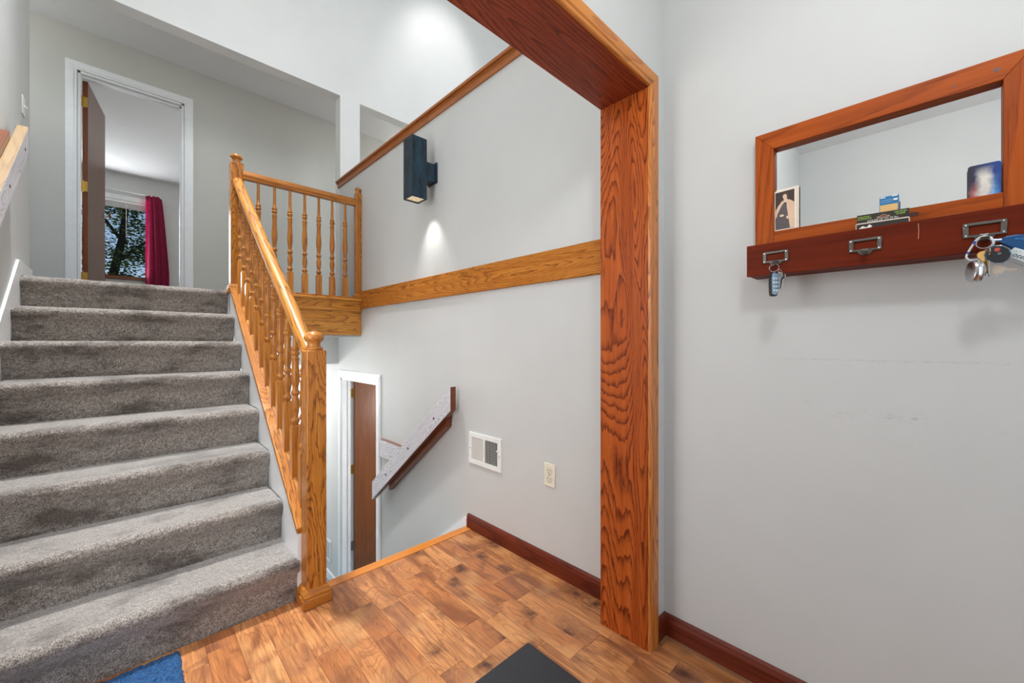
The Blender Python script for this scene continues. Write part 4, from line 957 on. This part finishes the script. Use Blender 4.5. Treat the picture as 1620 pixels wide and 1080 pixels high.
KM = Matrix.Translation((hx + .002, .2975, 1.350)) @ Matrix.Rotation(R(48), 4, 'Z') @ Matrix.Rotation(R(-14), 4, 'Y'); key(kb, KM, .010, .028)
obj('small_ring', T(circle((hx, .304, 1.363), (0, .8, .6), (.6, 0, .8), .007, 18), .0008, 6, True), steel, kb, smooth=True)

# ------------------------------------------------------------------ keys on the right hook
kr = empty('carabiner_key_bunch', (sx - .02, -.095, 1.28)); tag(kr, 'white carabiner with keys, silver fob and black remote on the right shelf hook', 'keys')
hx = sx - .0175; hy = -.094
whitealu = plain('carabiner_white', srgb(226, 228, 234), .3, .3); bluealu = plain('carabiner_blue', srgb(60, 84, 150), .3, .5)
car = [(hx, -.094, 1.394), (hx, -.086, 1.392), (hx, -.079, 1.384), (hx, -.067, 1.357), (hx, -.0655, 1.349), (hx, -.070, 1.342), (hx, -.078, 1.340), (hx, -.086, 1.342), (hx, -.096, 1.350), (hx, -.1045, 1.366), (hx, -.107, 1.378), (hx, -.103, 1.389)]
obj('carabiner', T(car, .0021, 8, True), whitealu, kr, smooth=True)
for p, q in (((hx, -.0790, 1.384), (hx, -.0765, 1.378)), ((hx, -.0690, 1.361), (hx, -.0670, 1.3565))): obj('gate_band', T([p, q], .0028, 8), bluealu, kr)
obj('key_ring', T(circle((hx - .003, -.0925, 1.377), (0, .95, .2), (.2, -.2, .95), .0125, 24), .0010, 6, True), steel, kr, smooth=True)
# round silver fob, turned three quarters
FM = Matrix.Translation((hx - .006, -.0795, 1.3135)) @ Matrix.Rotation(R(28), 4, 'Z') @ Matrix.Rotation(R(-8), 4, 'Y')
fobp = [(.002, -.0105), (.018, -.0105), (.0235, -.0085), (.0255, -.005), (.0235, -.003), (.0262, -.001), (.0262, .002), (.0235, .004), (.0250, .006), (.023, .009), (.018, .0105), (.002, .0105)]
bm = L([(r * .74, z) for r, z in fobp], 0, 0, 0, 30, 'y')
for v in bm.verts: v.co.z *= 1.32
obj('silver_fob', bm, steel, kr, local=FM, smooth=True)
gold = plain('key_gold', srgb(190, 150, 84), .35, .7)
KM = Matrix.Translation((hx - .010, -.0950, 1.352)) @ Matrix.Rotation(R(30), 4, 'Z') @ Matrix.Rotation(R(4), 4, 'Y'); key(kr, KM, .0095, .034, gold)
KM = Matrix.Translation((hx - .007, -.0900, 1.350)) @ Matrix.Rotation(R(75), 4, 'Z'); key(kr, KM, .0085, .030, gold)
KM = Matrix.Translation((hx - .013, -.0985, 1.356)) @ Matrix.Rotation(R(12), 4, 'Z'); key(kr, KM, .0080, .046, steel)
# round-headed key lying sideways below
pinkish = plain('key_nickel', srgb(206, 190, 176), .3, .7)
KM = Matrix.Translation((hx - .006, -.1125, 1.313)) @ Matrix.Rotation(R(90), 4, 'Z') @ Matrix.Rotation(R(83), 4, 'Y'); key(kr, KM, .0105, .016, pinkish)
obj('small_ring', T(circle((hx - .006, -.1165, 1.303), (0, 1, 0), (.2, 0, .98), .0065, 18), .0007, 6, True), steel, kr, smooth=True)
# black remote head with flip key blade
RM = Matrix.Translation((hx - .012, -.1130, 1.347)) @ FACE.to_4x4() @ Matrix.Rotation(R(-38), 4, 'Z')
rp = [(-.0185, .010), (-.020, .0), (-.017, -.011), (-.008, -.0185), (.006, -.018), (.016, -.012), (.019, -.002), (.015, .009), (.005, .016), (-.008, .017)]
obj('remote', PR(rp, 'z', -.006, .005), blackp, kr, local=RM, bevel=.002)
obj('remote_rim', T([(a * 1.02, b * 1.02, 0) for a, b in rp], .0015, 6, True), silver_blue, kr, local=RM)
obj('button', L([(.0045, 0), (.0042, .001), (.001, .0012)], -.008, .006, .0052, 14), plain('button_red', srgb(190, 70, 64), .4), kr, local=RM)
obj('button', L([(.0035, 0), (.0032, .001), (.001, .0012)], .000, .0005, .0052, 14), plain('button_grey', srgb(90, 94, 98), .4), kr, local=RM)
bm = PR([(.016, -.004), (.044, -.0045), (.049, -.001), (.046, .003), (.038, .0035), (.016, .004)], 'z', -.0015, .0015)
obj('flip_blade', bm, dull_steel, kr, local=RM, bevel=.0004)
pp = empty('key_pouch', (sx - .012, -.146, 1.35)); tag(pp, 'blue glossy key pouch hanging at the right end of the shelf', 'pouch')
bluep = plain('pouch_blue', srgb(16, 72, 122), .25)
PM = Matrix.Translation((hx + .010, -.148, 1.374)) @ FACE.to_4x4() @ Matrix.Rotation(R(-14), 4, 'Z')
obj('pouch_body', PR([(-.034, -.004), (-.028, .008), (-.012, .014), (.030, .014), (.040, .006), (.040, -.026), (.010, -.026), (-.014, -.016)], 'z', -.004, .004), bluep, pp, local=PM, bevel=.003, seg=3)
obj('stitch_strip', B(-.012, .032, .002, .006, .0041, .0046), plain('pouch_light_blue', srgb(40, 104, 156), .3), pp, local=PM)
obj('snap_loop', T([(-.046, -.002, .0), (-.038, -.001, .001), (-.030, .0, .002)], .0035, 8), silver_blue, pp, local=PM)
tg = empty('paper_tag', (sx - .02, -.146, 1.33)); tag(tg, 'pale paper key tag with black handwriting under the blue pouch', 'tag')
TM = Matrix.Translation((hx - .002, -.1440, 1.341)) @ FACE.to_4x4() @ Matrix.Rotation(R(-32), 4, 'Z')
obj('paper', PR([(-.021, -.013), (.034, -.013), (.034, .012), (-.017, .012)], 'z', -.0006, .0006), plain('paper', srgb(214, 222, 222), .6), tg, local=TM)
for k in range(4): obj('ruled_line', B(-.019, .033, -.0095 + k * .005, -.0092 + k * .005, .0006, .0007), plain('rule_blue', srgb(170, 190, 204), .6), tg, local=TM)
text('handwriting', 'otel', .0135, plain('ink', srgb(20, 22, 28), .5), TM @ Matrix.Translation((-.001, -.002, .0009)), tg, shear=.3)
obj('ink_mark', B(-.010, -.0088, .0052, .0066, .0006, .0010), plain('ink', srgb(20, 22, 28), .5), tg, local=TM); obj('ink_mark', B(-.005, -.0038, .0062, .0076, .0006, .0010), plain('ink', srgb(20, 22, 28), .5), tg, local=TM)
